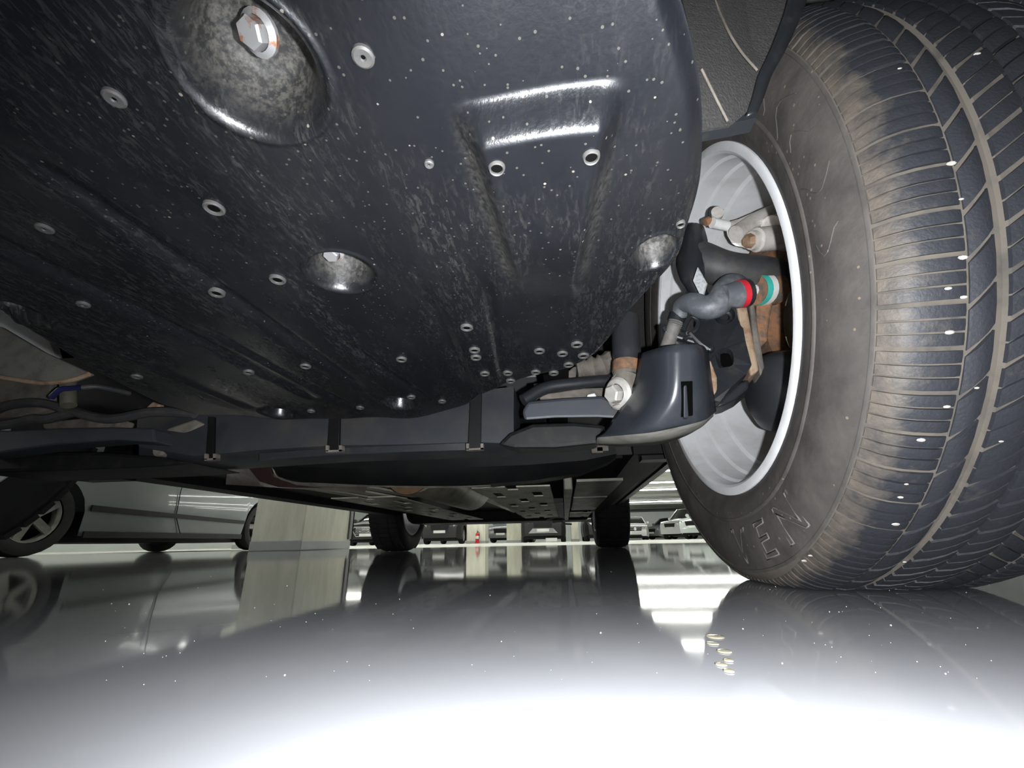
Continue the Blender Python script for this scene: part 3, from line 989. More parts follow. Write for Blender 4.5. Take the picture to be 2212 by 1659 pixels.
PROF = [(.236, -.098), (.247, -.1085), (.262, -.1145), (.276, -.1165), (.2765, -.1180), (.279, -.1180), (.280, -.1165), (.296, -.1190), (.312, -.1180), (.326, -.1150), (.3365, -.1115), (.3375, -.1128),
        (.3405, -.1118), (.3435, -.1085), (.3510, -.1030), (.3540, -.0990), (.3585, -.0900), (.3612, -.0780), (.3628, -.0620), (.3628, -.0530), (.3595, -.0515), (.3595, -.0440), (.3638, -.0425),
        (.3645, -.0165), (.3605, -.0150), (.3605, 0.0)]
PROF = PROF + [(r, -l) for r, l in reversed(PROF[:-1])]
PROF_T = [(.0, 0)]


def tread_r(l):
    l = abs(l)
    xs = [0, .03, .06, .078, .090, .1000, .1075, .1120]
    rs = [.3680, .3675, .3658, .3640, .3612, .3565, .3495, .3425]
    return float(np.interp(l, xs, rs))


def squash(p):
    """flatten where the tyre meets the floor"""
    p = np.array(p, float)
    if p[2] < 0.0015:
        p[2] = 0.0015 + 0.0006 * (p[2] - .0015)
    return p


nseg = 168
vv, ff = [], []
for k in range(nseg):
    a = 2 * PI * k / nseg
    for r, l in PROF:
        bulge = 0.0
        if .25 < r < .345:
            bulge = 0.006 * math.exp(-((a - 1.5 * PI) / .28) ** 2) * math.copysign(1, l)
        vv.append(squash(wheel_pt(r, l + bulge, a)))
n = len(PROF)
for k in range(nseg):
    for j in range(n - 1):
        ff.append((k * n + j, ((k + 1) % nseg) * n + j, ((k + 1) % nseg) * n + j + 1, k * n + j + 1))
tire = obj('tire', vv, ff, M_side, None, True, 'dusty brown-grey front tire with raised sidewall ridges')
tire.data.materials.append(M_groove)
for p in tire.data.polygons:
    j = p.vertices[0] % n
    p.material_index = 1 if 12 <= j <= n - 14 else 0
sharp(tire, 60)
part(tire)

# tread blocks: each a curved lug with sipes, standing on the carcass
NB = 72
PITCHA = 2 * PI / NB
ROWS = [('shoulder', -.1112, -.0700, 3, 0.10, 0.0, 0.0), ('inner', -.0680, -.0525, 1, 0.13, 0.0, -0.55), ('mid', -.0430, -.0160, 2, 0.12, -0.55, -1.15),
        ('mid', -.0125, .0125, 2, 0.10, 0.1, -0.4), ('mid', .0160, .0430, 2, 0.12, 0.2, 0.8), ('outer', .0525, .1112, 3, 0.10, 0.0, 0.0)]


def lug(l0, l1, nl, gap, sk0, sk1, a_base):
    """one block: nl slats side by side, skewed along the tyre"""
    m = MB()
    ns = 9 if abs(l1 - l0) > .03 else 4
    ls = np.linspace(l0, l1, ns)
    w = PITCHA * (1 - gap)
    sip = 0.0032 if nl > 1 else 0
    for s in range(nl):
        b0 = a_base + PITCHA * gap / 2 + s * w / nl + (sip / 2 if s else 0)
        b1 = a_base + PITCHA * gap / 2 + (s + 1) * w / nl - (sip / 2 if s < nl - 1 else 0)
        ring = []
        for i, l in enumerate(ls):
            sk = (sk0 + (sk1 - sk0) * i / (ns - 1)) * PITCHA
            rt = tread_r(l) - (0.0016 if i in (0, ns - 1) else 0)
            rb = rt - .006
            if abs(l) > .1:
                rb = rt - .004
            ring.append([squash(wheel_pt(rb, l, b0 + sk)), squash(wheel_pt(rt - .0003, l, b0 + sk + .0006)), squash(wheel_pt(rt, l, (b0 + b1) / 2 + sk)), squash(wheel_pt(rt - .0003, l, b1 + sk - .0006)), squash(wheel_pt(rb, l, b1 + sk))])
        m.loft(ring)
        for rr in (ring[0], ring[-1]):
            m.add(rr, [(0, 1, 2, 3, 4)])
    return m


rest = MB()
for name_, l0, l1, nl, gap, s0, s1 in ROWS:
    for k in range(NB):
        a = k * PITCHA
        m = lug(l0, l1, nl, gap, s0, s1, a + (0.012 if name_ == 'inner' else 0))
        deg = math.degrees(a) % 360
        seen = 78 < deg < 274 and name_ != 'outer' and not (name_ == 'mid' and l0 > -.02 and deg > 240)
        if seen:
            o = m.build('tread_block', M_block, None, True, crease=40)
            o.parent = tire
            o.matrix_parent_inverse = tire.matrix_parent_inverse.inverted() @ Matrix.Translation(-Vector(SUV_LOC))
        else:
            rest.add(m.v, m.f)
o = rest.build('tread', M_block, None, True, crease=40)
o['kind'] = 'stuff'
o.parent = tire
o.matrix_parent_inverse = tire.matrix_parent_inverse.inverted() @ Matrix.Translation(-Vector(SUV_LOC))


def on_tire(o):
    o.parent = tire
    o.matrix_parent_inverse = tire.matrix_parent_inverse.inverted() @ Matrix.Translation(-Vector(SUV_LOC))
    return o


def side_l(r):
    rs = [q[0] for q in PROF[:13]]
    ls = [q[1] for q in PROF[:13]]
    return float(np.interp(r, rs, ls))


# raised outline letters near the foot of the sidewall
for ch, adeg in (('V', 235.0), ('E', 246.0), ('N', 257.5)):
    cu = bpy.data.curves.new('letter', 'FONT')
    cu.body = ch
    cu.size = 0.052
    cu.align_x = 'CENTER'
    cu.fill_mode = 'NONE'
    cu.bevel_depth = 0.0009
    cu.bevel_resolution = 0
    tmp = bpy.data.objects.new('letter', cu)
    COL.objects.link(tmp)
    dg = bpy.context.evaluated_depsgraph_get()
    me_ = tmp.evaluated_get(dg).to_mesh()
    co = [tuple(v.co) for v in me_.vertices]
    fc = [tuple(p.vertices) for p in me_.polygons]
    tmp.evaluated_get(dg).to_mesh_clear()
    bpy.data.objects.remove(tmp)
    out = []
    for x, y, z in co:
        r = 0.329 - y * 1.1              # letter tops point at the hub
        # seen from inboard, reading direction runs from the front round the bottom to the rear
        a = math.radians(503 - adeg) - x * 1.25 / 0.305
        out.append(wheel_pt(r, side_l(r) - 0.0006 + z - (0.006 * math.exp(-((a - 1.5 * PI) / .28) ** 2)), a))
    on_tire(obj('sidewall_letter', out, fc, M_letter, None, True, 'raised outline letter ' + ch))
# short raised dashes of the sidewall pattern
for k, (deg, r0, r1) in enumerate([(150, .285, .322), (158, .288, .318), (166, .284, .322), (174, .29, .32), (142, .286, .318), (184, .286, .322), (194, .29, .318), (134, .288, .32)]):
    a = math.radians(deg)
    pth = [wheel_pt(r0 + (r1 - r0) * f, side_l(r0 + (r1 - r0) * f) - .0003, a + .035 * math.sin(f * 5 + k)) for f in np.linspace(0, 1, 7)]
    on_tire(MB().tube(pth, .0006, 6).build('sidewall_mark', M_side, None, True))

# small stones wedged in the tread
for k, (l, deg) in enumerate([(-0.0786, 176.15), (-0.0271, 175.89), (-0.0714, 190.13), (-0.07, 194.27), (-0.0814, 203.58), (-0.08, 208.24), (-0.06, 214.45), (-0.0757, 216.52), (-0.0857, 220.66), (-0.0857, 226.87),
                              (-0.0857, 228.94), (-0.08, 233.6), (-0.0514, 242.14), (-0.0729, 204.62), (-0.0729, 200.48), (-0.0357, 220.92), (-0.11, 246.79), (-0.11, 249.12)]):
    c = wheel_pt(tread_r(l) - .0003, l, math.radians(deg))
    e = (c - WC) / np.linalg.norm(c - WC)
    q = .0009 + .0004 * (k % 3)
    o = MB().lathe([(0, -q), (q * .9, -q * .5), (q, 0), (q * .7, q * .45), (0, q * .6)], (0, 0, 0), e, 8).build('wedged_stone', M_stone, None, True)
    st_l = wheel_pt(tread_r(l) - .0003, l, math.radians(deg))
    o.data.transform(Matrix.Translation(Vector(st_l)) @ Matrix.Diagonal((1.9, 1, .9, 1)))
    on_tire(o)

# rim
m = MB()
m.lathe([(.236, -.099), (.2465, -.1085), (.2465, -.1105), (.243, -.1118), (.236, -.1110), (.2325, -.108), (.2305, -.102), (.2300, -.092), (.2262, -.0885), (.2255, -.086), (.2250, -.062), (.2212, -.0585), (.2205, -.056), (.2195, -.030), (.2150, -.0255), (.2140, -.022),
         (.2120, .010), (.2115, .040), (.2160, .060), (.2200, .085), (.232, .100), (.240, .105)], WC, AX, 120)
rim = part(m.build('wheel_rim', M_rim, None, True, 'silver alloy rim with stepped barrel seen from inside', crease=28))
for k in range(5):
    a = k * 2 * PI / 5 + 0.45
    e = math.cos(a) * HD + math.sin(a) * UPV
    tg = np.cross(AX, e)
    rows_ = []
    for r, w, l in [(.05, .030, .070), (.10, .026, .078), (.16, .026, .084), (.212, .034, .078)]:
        c = WC + e * r + AX * l
        rows_.append([c + tg * w - AX * .012, c + tg * w * .8 + AX * .012, c - tg * w * .8 + AX * .012, c - tg * w - AX * .012])
    o = MB().loft(rows_, True, True).build('spoke', M_riminner, None, True)
    o.parent = rim
    o.matrix_parent_inverse = rim.matrix_parent_inverse.inverted() @ Matrix.Translation(-Vector(SUV_LOC))
o = MB().lathe([(0, .05), (.075, .05), (.075, .09), (0, .09)], WC, AX, 32).build('hub_face', M_riminner, None, True)
o.parent = rim
o.matrix_parent_inverse = rim.matrix_parent_inverse.inverted() @ Matrix.Translation(-Vector(SUV_LOC))

# brake disc, dust shield, caliper
part(MB().lathe([(.06, .012), (.160, .012), (.160, .040), (.06, .040)], WC, AX, 64, closed=True).build('brake_disc', M_rust, None, True))
prof = [(.07, -.012), (.12, -.016), (.150, -.012), (.158, -.002), (.158, .002)]
part(thicken(MB().lathe(prof, WC, AX, 40, a0=math.radians(150), a1=math.radians(345)).build('brake_dust_shield', M_blacksm, None, True), .002))


def W3(px, py, Y):
    return P(px, py, Y=Y)


def plate(name, pix, d, material, Ys, lab=None, bev=.003):
    """flat forging: outline given where it is seen, with its own depth Y per point and thickness vector d"""
    pts_ = [P(x, y, Y=yy) for (x, y), yy in zip(pix, Ys if not np.isscalar(Ys) else [Ys] * len(pix))]
    o = MB().prism(pts_, d).build(name, material, None, False, lab)
    bevel(o, bev)
    return part(o)


# aluminium caliper high in the wheel: bridge body, two piston housings, finger
cal = plate('brake_caliper', [(1560, 478), (1590, 470), (1640, 448), (1690, 436), (1712, 470), (1716, 520), (1690, 545), (1640, 528), (1610, 536), (1580, 534), (1566, 510)], (.045, .03, .012), M_alu, .565,
            'bright cast aluminium brake caliper', .008)


def under(o, p):
    o.parent = p
    o.matrix_parent_inverse = p.matrix_parent_inverse.inverted() @ Matrix.Translation(-Vector(SUV_LOC))
    return o


c0, c1 = W3(1622, 520, .545), W3(1705, 510, .56)
under(MB().tube([c0, c0 + (c1 - c0) * .12, c0 + (c1 - c0) * .14, c1], [.013, .0135, .017, .018], 18).build('piston_housing', M_alu, None, True), cal)
under(MB().tube([c0 - (c1 - c0) * .12, c0 + (c1 - c0) * .06], [.009, .0115], 6).build('pin_bolt', M_rustpale, None, True), cal)
c0, c1 = W3(1590, 505, .55), W3(1698, 452, .575)
under(MB().tube(spline([c0, (c0 + c1) / 2 + np.array([0, 0, .006]), c1], 6), .012, 12).build('bridge_rib', M_alu, None, True), cal)
under(MB().tube([W3(1665, 490, .55), W3(1718, 480, .57)], [.016, .02], 14).build('piston_housing', M_alu, None, True), cal)
b0 = W3(1552, 484, .545)
under(MB().tube([b0 + np.array([-.010, -.004, 0]), b0 + np.array([.014, .006, 0])], .0075, 12).build('bleed_screw', M_white, None, True), cal)
under(MB().tube(spline([W3(1533, 478, .545), W3(1535, 456, .545), W3(1548, 449, .547), W3(1561, 456, .55)], 5), .0026, 8).build('cap_strap', M_rubber, None, True), cal)
under(MB().lathe([(0, -.006), (.009, -.006), (.010, .0), (.0085, .006), (0, .006)], W3(1547, 463, .548), (0, 1, 0.2), 16).build('bleed_cap', M_alu, None, True), cal)
under(MB().tube([W3(1523, 481, .545), W3(1533, 476, .545)], .006, 8).build('rusty_nipple', M_rust, None, True), cal)

# black steering boot and joint body in front of the caliper
boot = [W3(1487, 555, .56), W3(1512, 562, .555), W3(1560, 580, .55), W3(1620, 590, .555), W3(1674, 596, .57)]
bo = part(MB().tube(spline(boot, 6), list(np.interp(np.linspace(0, 1, 25), [0, .12, .3, .62, .8, 1], [.020, .026, .026, .0245, .026, .024])), 24).build('steering_boot', M_rubber, None, True, 'dark rubber covered steering joint'))
under(MB().tube(spline([W3(1498, 500, .56), W3(1494, 560, .55), W3(1496, 600, .545), W3(1518, 650, .545)], 6), [.016, .018, .020, .021, .021, .021, .021, .021, .020, .019, .018, .017, .016, .014, .013, .012, .011, .010, .010], 14).build('boot_neck', M_black, None, True), bo)
st_pts = [W3(1507, 577, .512), W3(1526, 611, .512), W3(1516, 645, .512), W3(1497, 606, .512)]
under(MB().prism(st_pts, (.002, .002, 0)).build('sticker', M_sticker, None, False, 'small pale paper sticker'), bo)

# knuckle: dark plate with an oval hole, rusty clamping ears behind it
kn_pix = [(1498, 700), (1540, 668), (1588, 655), (1602, 690), (1608, 740), (1622, 792), (1610, 812), (1580, 840), (1552, 868), (1540, 868), (1520, 800)]
kn_y = [.585, .575, .56, .56, .555, .55, .55, .55, .555, .555, .575]
kp = [P(x, y, Y=yy) for (x, y), yy in zip(kn_pix, kn_y)]
cc = P(1567, 777, Y=.556)
ex, ez = np.array([.0085, -.0022, 0]), np.array([0, 0, .0130])
hole = [cc + ex * math.copysign(abs(math.cos(a)) ** .8, math.cos(a)) + ez * math.copysign(abs(math.sin(a)) ** .7, math.sin(a)) for a in np.linspace(0, 2 * PI, 16, endpoint=False)]
bmk = bmesh.new()
vo_ = [bmk.verts.new(p) for p in kp]
vi_ = [bmk.verts.new(p) for p in hole]
eo_ = [bmk.edges.new((vo_[i], vo_[(i + 1) % len(vo_)])) for i in range(len(vo_))] + [bmk.edges.new((vi_[i], vi_[(i + 1) % len(vi_)])) for i in range(len(vi_))]
bmesh.ops.triangle_fill(bmk, edges=eo_, use_beauty=True, use_dissolve=False)
me = bpy.data.meshes.new('steering_knuckle')
bmk.to_mesh(me)
bmk.free()
me.materials.append(M_black)
kn = bpy.data.objects.new('steering_knuckle', me)
COL.objects.link(kn)
md = kn.modifiers.new('solid', 'SOLIDIFY')
md.thickness = .010
md.offset = 0
part(kn)
under(MB().box(-.02, .02, .012, .016, -.022, .022, Matrix.Translation(Vector(cc)) @ Matrix.Rotation(-.2, 4, 'Z')).build('hole_shade_sheet', M_hole, None), kn)  # black sheet added so that the hole reads as deep shade
for pix, mm, yy in [([(1590, 655), (1612, 650), (1640, 800), (1622, 812), (1606, 745)], M_rustpale, .553), ([(1618, 650), (1630, 655), (1652, 792), (1644, 812), (1630, 770)], M_grease, .558),
                    ([(1636, 620), (1662, 600), (1672, 640), (1662, 690), (1658, 735), (1642, 752), (1632, 700)], M_rust, .566)]:
    pts_ = [P(x, y, Y=yy) for x, y in pix]
    under(bevel(MB().prism(pts_, (.010, .05, .002)).build('clamp_ear', mm, None), .003), kn)
under(bevel(MB().prism([P(x, y, Y=.552) for x, y in [(1521, 768), (1536, 780), (1549, 815), (1550, 850), (1541, 868), (1533, 830), (1530, 800)]], (.004, .02, 0)).build('rust_flange', M_rustpale, None), .002), kn)
under(MB().lathe([(.006, .003), (.009, .0), (.011, .002), (.011, .012)], P(1563, 687, Y=.552), (0, -1, 0), 18).build('clip_hole', M_black, None, True), kn)
# lower lip of the knuckle under the rust flange
plate('knuckle_lip', [(1545, 880), (1570, 852), (1600, 826), (1618, 818), (1618, 838), (1590, 862), (1562, 876)], (.01, .04, .0), M_black, .56)
# round black boot behind (drive shaft side)
part(MB().lathe([(0.0, -.01), (.035, -.010), (.05, .0), (.056, .015), (.058, .05)], W3(1650, 850, .60), AX, 36).build('axle_boot', M_blacksm, None, True))

# rusty hub end with the teal and white paint rings
h0, h1 = W3(1612, 628, .548), W3(1676, 622, .572)
dh = h1 - h0
part(MB().tube([h0 + dh * .25, h0 + dh * .9], [.021, .024], 24).build('sensor_hub', M_rust, None, True, 'rusty wheel hub end with painted rings'))
hub = bpy.context.scene.objects['sensor_hub']
under(MB().lathe([(.0215, 0), (.0218, 0), (.0226, np.linalg.norm(dh) * .16), (.0222, np.linalg.norm(dh) * .16)], h0 + dh * .25, dh, 24).build('teal_ring', M_teal, None, True, 'teal painted ring'), hub)
under(MB().lathe([(.0223, 0), (.0226, 0), (.0233, np.linalg.norm(dh) * .16), (.0228, np.linalg.norm(dh) * .16)], h0 + dh * .41, dh, 24).build('white_ring', M_white, None, True, 'white painted ring'), hub)
under(MB().tube([h0 + dh * .05, h0 + dh * .3], .008, 12).build('sensor_stem', M_white, None, True), hub)

# S-shaped brake hose, its red mark, and the ribbed conduit
hp = [W3(1468, 684, .545), W3(1473, 660, .535), W3(1493, 654, .522), W3(1522, 664, .515), W3(1550, 656, .512), W3(1566, 630, .515), W3(1580, 618, .52), W3(1594, 626, .528), W3(1600, 644, .535)]
sp = spline(hp, 7)
hose = part(MB().tube(sp, list(np.interp(np.linspace(0, 1, len(sp)), [0, .15, .3, .45, .6, .75, .9, 1], [.0095, .0115, .0145, .0165, .0165, .0165, .017, .015])), 22).build('brake_hose', M_hose, None, True, 'grey S-shaped rubber brake hose'))
under(MB().tube([W3(1562, 640, .503), W3(1594, 636, .506)], [.0135, .0175], 20).build('hose_end', M_hose, None, True), hose)
e0, e1 = W3(1593, 636, .5058), W3(1605, 634, .507)
under(MB().tube([e0, e1], [.0178, .0178], 20).build('red_clip', M_red, None, True, 'bright red clip at the hose end'), hose)
under(MB().tube([e1, W3(1612, 633, .508)], [.0182, .0182], 20).build('hose_collar', M_black, None, True), hose)
cp = spline([W3(1436, 765, .56), W3(1446, 735, .555), W3(1456, 705, .55), W3(1466, 676, .545)], 14)
cond = part(MB().tube(cp, [.0088 + .0012 * (k % 2) for k in range(len(cp))], 16).build('ribbed_conduit', M_conduit, None, True, 'ribbed grey cable conduit', crease=80))
under(MB().tube([W3(1459, 694, .548), W3(1464, 680, .546)], .0112, 16).build('tape_wrap', M_black, None, True), cond)
br = plate('hose_bracket', [(1428, 705), (1436, 698), (1470, 720), (1520, 738), (1545, 748), (1538, 760), (1500, 742), (1462, 730), (1436, 718)], (.004, .012, .0), M_black, .548)
for pth, r in [([(1475, 715), (1486, 690), (1496, 684), (1508, 694), (1503, 712), (1488, 722)], .0035), ([(1490, 720), (1512, 742), (1530, 755)], .004), ([(1478, 735), (1486, 728), (1500, 730), (1506, 742)], .003),
               ([(1505, 690), (1516, 676), (1522, 668)], .005)]:
    under(MB().tube(spline([W3(x, y, .545) for x, y in pth], 5), r, 8).build('bracket_wire', M_black, None, True), br)
under(MB().tube([W3(1511, 683, .55), W3(1519, 672, .55)], .006, 6).build('bracket_bolt', M_rustpale, None, True), br)

# ball joint cover: big smooth wrapped plastic shield over the outer end of the lower arm
ctr = np.array([.150, .535, 0.0])


def cover_ring(z, rx, ry, cx, cy, a0=-205, a1=25, k=26):
    return [np.array([cx + rx * math.cos(math.radians(a)), cy + ry * math.sin(math.radians(a)), z]) for a in np.linspace(a0, a1, k)]


rows_ = []
top = [P(1386, 763, Y=.525), P(1440, 748, Y=.474), P(1490, 744, Y=.469), P(1516, 747, Y=.488), P(1528, 764, Y=.535)]
mid = [P(1368, 840, Y=.560), P(1430, 850, Y=.492), P(1480, 852, Y=.483), P(1522, 846, Y=.500), P(1538, 842, Y=.540)]
bot = [P(1312, 925, Y=.590), P(1390, 918, Y=.512), P(1460, 912, Y=.500), P(1520, 900, Y=.514), P(1544, 886, Y=.550)]
rimm = [P(1290, 945, Y=.600), P(1385, 936, Y=.520), P(1455, 922, Y=.508), P(1518, 906, Y=.522), P(1540, 889, Y=.556)]
back = [P(1285, 958, Y=.66), P(1340, 962, Y=.63), P(1420, 958, Y=.62), P(1490, 935, Y=.62), P(1536, 897, Y=.60)]
for r_ in (top, mid, bot, rimm):
    rows_.append(spline(r_, 8))
full = []
for i in range(len(rows_[0])):
    full.append(spline([rows_[0][i], rows_[1][i], rows_[2][i], rows_[3][i]], 6))
rows2 = [[full[i][j] for i in range(len(full))] for j in range(len(full[0]))]
cover = part(thicken(MB().loft(rows2).build('ball_joint_cover', M_cover, None, True, 'smooth black plastic cover round the lower ball joint', crease=60), .003))
bt = [rows2[-1], [(a * .5 + b * .5) + np.array([0, 0, -.003]) for a, b in zip(rows2[-1], spline(back, 8))], spline(back, 8)]
under(thicken(MB().loft(bt).build('cover_underside', M_dustunder, None, True, 'dusty grey underside of the cover'), .003), cover)
sl = [P(1472, 824, Y=.4735), P(1496, 823, Y=.4770), P(1497, 896, Y=.4920), P(1473, 899, Y=.4900)]
under(MB().prism(sl, (0, .004, 0)).build('cover_slot', M_hole, None), cover)  # black piece laid on the cover as the slot's shade
sl2 = [P(1477, 832, Y=.4690), P(1484, 831, Y=.4700), P(1488, 902, Y=.4875), P(1477, 903, Y=.4860)]
under(bevel(MB().prism(sl2, (.001, .008, 0)).build('slot_rib', M_cover, None), .0015), cover)

# lower control arm: pressed plates running inboard from the cover
arm = plate('lower_control_arm', [(1140, 868), (1220, 860), (1300, 856), (1345, 872), (1350, 905), (1290, 902), (1200, 903), (1132, 908), (1128, 888)], (0, .03, .01), M_armgrey, [.60, .60, .60, .60, .60, .60, .60, .60, .60],
            'grey pressed steel lower control arm', .004)
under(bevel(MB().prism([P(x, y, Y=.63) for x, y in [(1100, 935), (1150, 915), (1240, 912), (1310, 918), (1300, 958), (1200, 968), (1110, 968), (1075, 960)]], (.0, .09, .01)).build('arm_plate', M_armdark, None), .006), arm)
under(MB().tube(spline([P(1130, 866, Y=.62), P(1180, 838, Y=.63), P(1250, 828, Y=.64), P(1320, 822, Y=.65)], 6), .010, 12).build('arm_flange', M_black, None, True), arm)
under(bevel(MB().prism([P(x, y, Y=.64) for x, y in [(1165, 852), (1260, 838), (1310, 836), (1310, 858), (1165, 862)]], (0, .03, 0)).build('arm_web', M_grease, None), .003), arm)
bc = P(1336, 850, Y=.575)
bd = P(1310, 852, Y=.560) - bc
bd /= np.linalg.norm(bd)
m = MB()
m.lathe([(0, -.004), (.0215, -.004), (.0225, .001), (.0195, .004), (.014, .006)], bc, bd, 28)
m.lathe([(.0125, .004), (.0125, .015), (.0105, .017), (0, .017)], bc, bd, 6)
under(m.build('flange_bolt', M_boltpale, None, True, 'large pale flanged bolt', crease=25), arm)
under(MB().tube([P(1352, 842, Y=.58), P(1366, 838, Y=.60)], [.026, .027], 20).build('bushing', M_grease, None, True), arm)
under(bevel(MB().prism([P(x, y, Y=.62) for x, y in [(1268, 852), (1285, 848), (1290, 858), (1268, 862)]], (0, .01, 0)).build('plate_nut', M_white, None), .002), arm)

# anti-roll bar link with a rust band
lk = spline([P(1352, 690, Y=.60), P(1352, 740, Y=.595), P(1356, 800, Y=.59), P(1352, 880, Y=.59)], 6)
link = part(MB().tube(lk, list(np.interp(np.linspace(0, 1, len(lk)), [0, .5, .52, 1], [.0205, .0205, .0175, .0165])), 20).build('stabilizer_link', M_blacksm, None, True, 'black stabilizer link'))
under(MB().tube([P(1355, 783, Y=.588), P(1354, 806, Y=.588)], .0205, 20).build('rust_band', M_rust, None, True, 'band of orange rust'), link)
under(MB().tube([P(1354, 806, Y=.588), P(1351, 882, Y=.588)], [.0195, .0185], 20).build('dusty_sleeve', M_grease, None, True), link)
# dusty bits behind the tray edge
plate('engine_bracket', [(1226, 802), (1238, 792), (1246, 790), (1244, 822), (1228, 822)], (0, .02, 0), M_grease, .66)
part(MB().tube(spline([P(1246, 800, Y=.66), P(1275, 795, Y=.66), P(1300, 790, Y=.66), P(1325, 776, Y=.66)], 5), [.018, .016, .02, .016, .014, .018, .021, .017, .015, .018, .02, .017, .016, .017, .018, .016], 10).build('dusty_casting', M_grease, None, True))
plate('bracket_rail', [(1150, 828), (1240, 818), (1330, 800), (1332, 818), (1240, 832), (1160, 842)], (0, .03, 0), M_black, .67)

# ---- wheel arch liner: felt panel and its black edge strip, ahead of the tyre
ln = [[P(1462, -60, Y=.245), P(1478, 30, Y=.235), P(1500, 130, Y=.230), P(1508, 205, Y=.230), P(1512, 285, Y=.235)],
      [P(1540, -60, Y=.25), P(1560, 30, Y=.245), P(1575, 130, Y=.243), P(1580, 205, Y=.243), P(1578, 272, Y=.246)],
      [P(1600, -60, Y=.262), P(1610, 30, Y=.258), P(1625, 110, Y=.256), P(1640, 145, Y=.256), P(1632, 225, Y=.256)],
      [P(1740, -60, Y=.268), P(1722, 30, Y=.264), P(1690, 110, Y=.262), P(1666, 160, Y=.262), P(1636, 232, Y=.260)]]
liner = part(thicken(MB().loft([spline(r_, 5) for r_ in ln]).build('wheel_arch_liner', M_liner, None, False, 'dark felt wheel arch liner'), .003))
sa = spline([P(1752, -60, Y=.262), P(1738, 10, Y=.260), P(1700, 100, Y=.257), P(1664, 165, Y=.255), P(1645, 215, Y=.254), P(1630, 248, Y=.253)], 6)
sb = spline([P(1712, -60, Y=.258), P(1700, 10, Y=.256), P(1668, 100, Y=.253), P(1640, 160, Y=.251), P(1628, 205, Y=.250), P(1612, 252, Y=.249)], 6)
under(thicken(MB().loft([sb, sa]).build('edge_strip', M_black, None, True, 'black plastic edging'), .004), liner)
under(MB().prism([P(x, y, Y=.249) for x, y in [(1510, 268), (1560, 258), (1612, 250), (1632, 246), (1634, 254), (1580, 266), (1512, 278)]], (0, .012, 0)).build('edge_strip', M_black, None, False), liner)
rb = spline([P(1536, -20, Y=.246), P(1570, 60, Y=.240), P(1600, 110, Y=.242), P(1636, 152, Y=.248)], 6)
under(MB().tube(rb, .0009, 8).build('liner_rib', M_grease, None, True), liner)
under(MB().tube(spline([P(1516, 150, Y=.228), P(1548, 215, Y=.233), P(1572, 262, Y=.238)], 5), .0009, 8).build('liner_rib', M_grease, None, True), liner)
# inner arch wall behind the wheel and above it
arch = []
for a in np.linspace(-20, 200, 24):
    r = .435
    arch.append([np.array([x, .6192 + r * math.cos(math.radians(a)), max(.24, .356 + r * math.sin(math.radians(a)))]) for x in (.02, .20, .45)])
part(thicken(MB().loft(arch[:15]).build('rear_arch_liner', M_liner, None, True), .004))

# ---- crossmember with its straps
bm_pix_top, Yb = [(330, 890), (450, 905), (720, 895), (1025, 850), (1110, 830)], .665
rows_ = []
for (px, py0, py1, py2) in [(300, 880, 965, 1000), (420, 895, 985, 1000), (560, 890, 972, 990), (720, 885, 962, 980), (880, 870, 960, 975), (1025, 845, 955, 972), (1110, 835, 958, 968)]:
    a, b, c = P(px, py0, Y=Yb), P(px, py1, Y=Yb - .012), P(px, py2, Y=Yb + .012)
    rows_.append([a, a * .5 + b * .5 + np.array([0, -.004, 0]), b, c, c + np.array([0, .10, .004]), a + np.array([0, .11, 0])])
beam = part(MB().loft(rows_, True, True).build('crossmember', M_beam, None, True, 'dark painted steel crossmember', crease=30))
for x0, x1, y0, y1 in [(708, 734, 880, 972), (1012, 1040, 848, 968), (446, 462, 900, 990)]:
    w = MB().prism([P(x0 + 4, y0, Y=Yb - .020), P(x1, y0, Y=Yb - .020), P(x1 - 2, y1, Y=Yb - .022), P(x0 - 2, y1, Y=Yb - .022)], (0, .006, 0))
    under(bevel(w.build('strap', M_trimblk, None), .001), beam)
    ft = MB()
    for xx in (x0 - 5, x1 - 2):
        ft.prism([P(xx, y1 - 10, Y=Yb - .026), P(xx + 6, y1 - 10, Y=Yb - .026), P(xx + 6, y1 + 3, Y=Yb - .026), P(xx, y1 + 3, Y=Yb - .026)], (0, .01, 0))
    ft.prism([P(x0 - 5, y1 + 1, Y=Yb - .026), P(x1 + 4, y1 - 1, Y=Yb - .026), P(x1 + 4, y1 + 3, Y=Yb - .026), P(x0 - 5, y1 + 5, Y=Yb - .026)], (0, .01, 0))
    under(ft.build('strap_foot', M_grease, None), beam)
lipp = [P(560, 980, Y=Yb - .016), P(720, 968, Y=Yb - .016), P(880, 962, Y=Yb - .016), P(1005, 957, Y=Yb - .016), P(1005, 972, Y=Yb - .014), P(880, 976, Y=Yb - .014), P(720, 982, Y=Yb - .014), P(560, 994, Y=Yb - .014)]
under(MB().prism(lipp, (0, .004, 0)).build('beam_flange', M_black, None), beam)

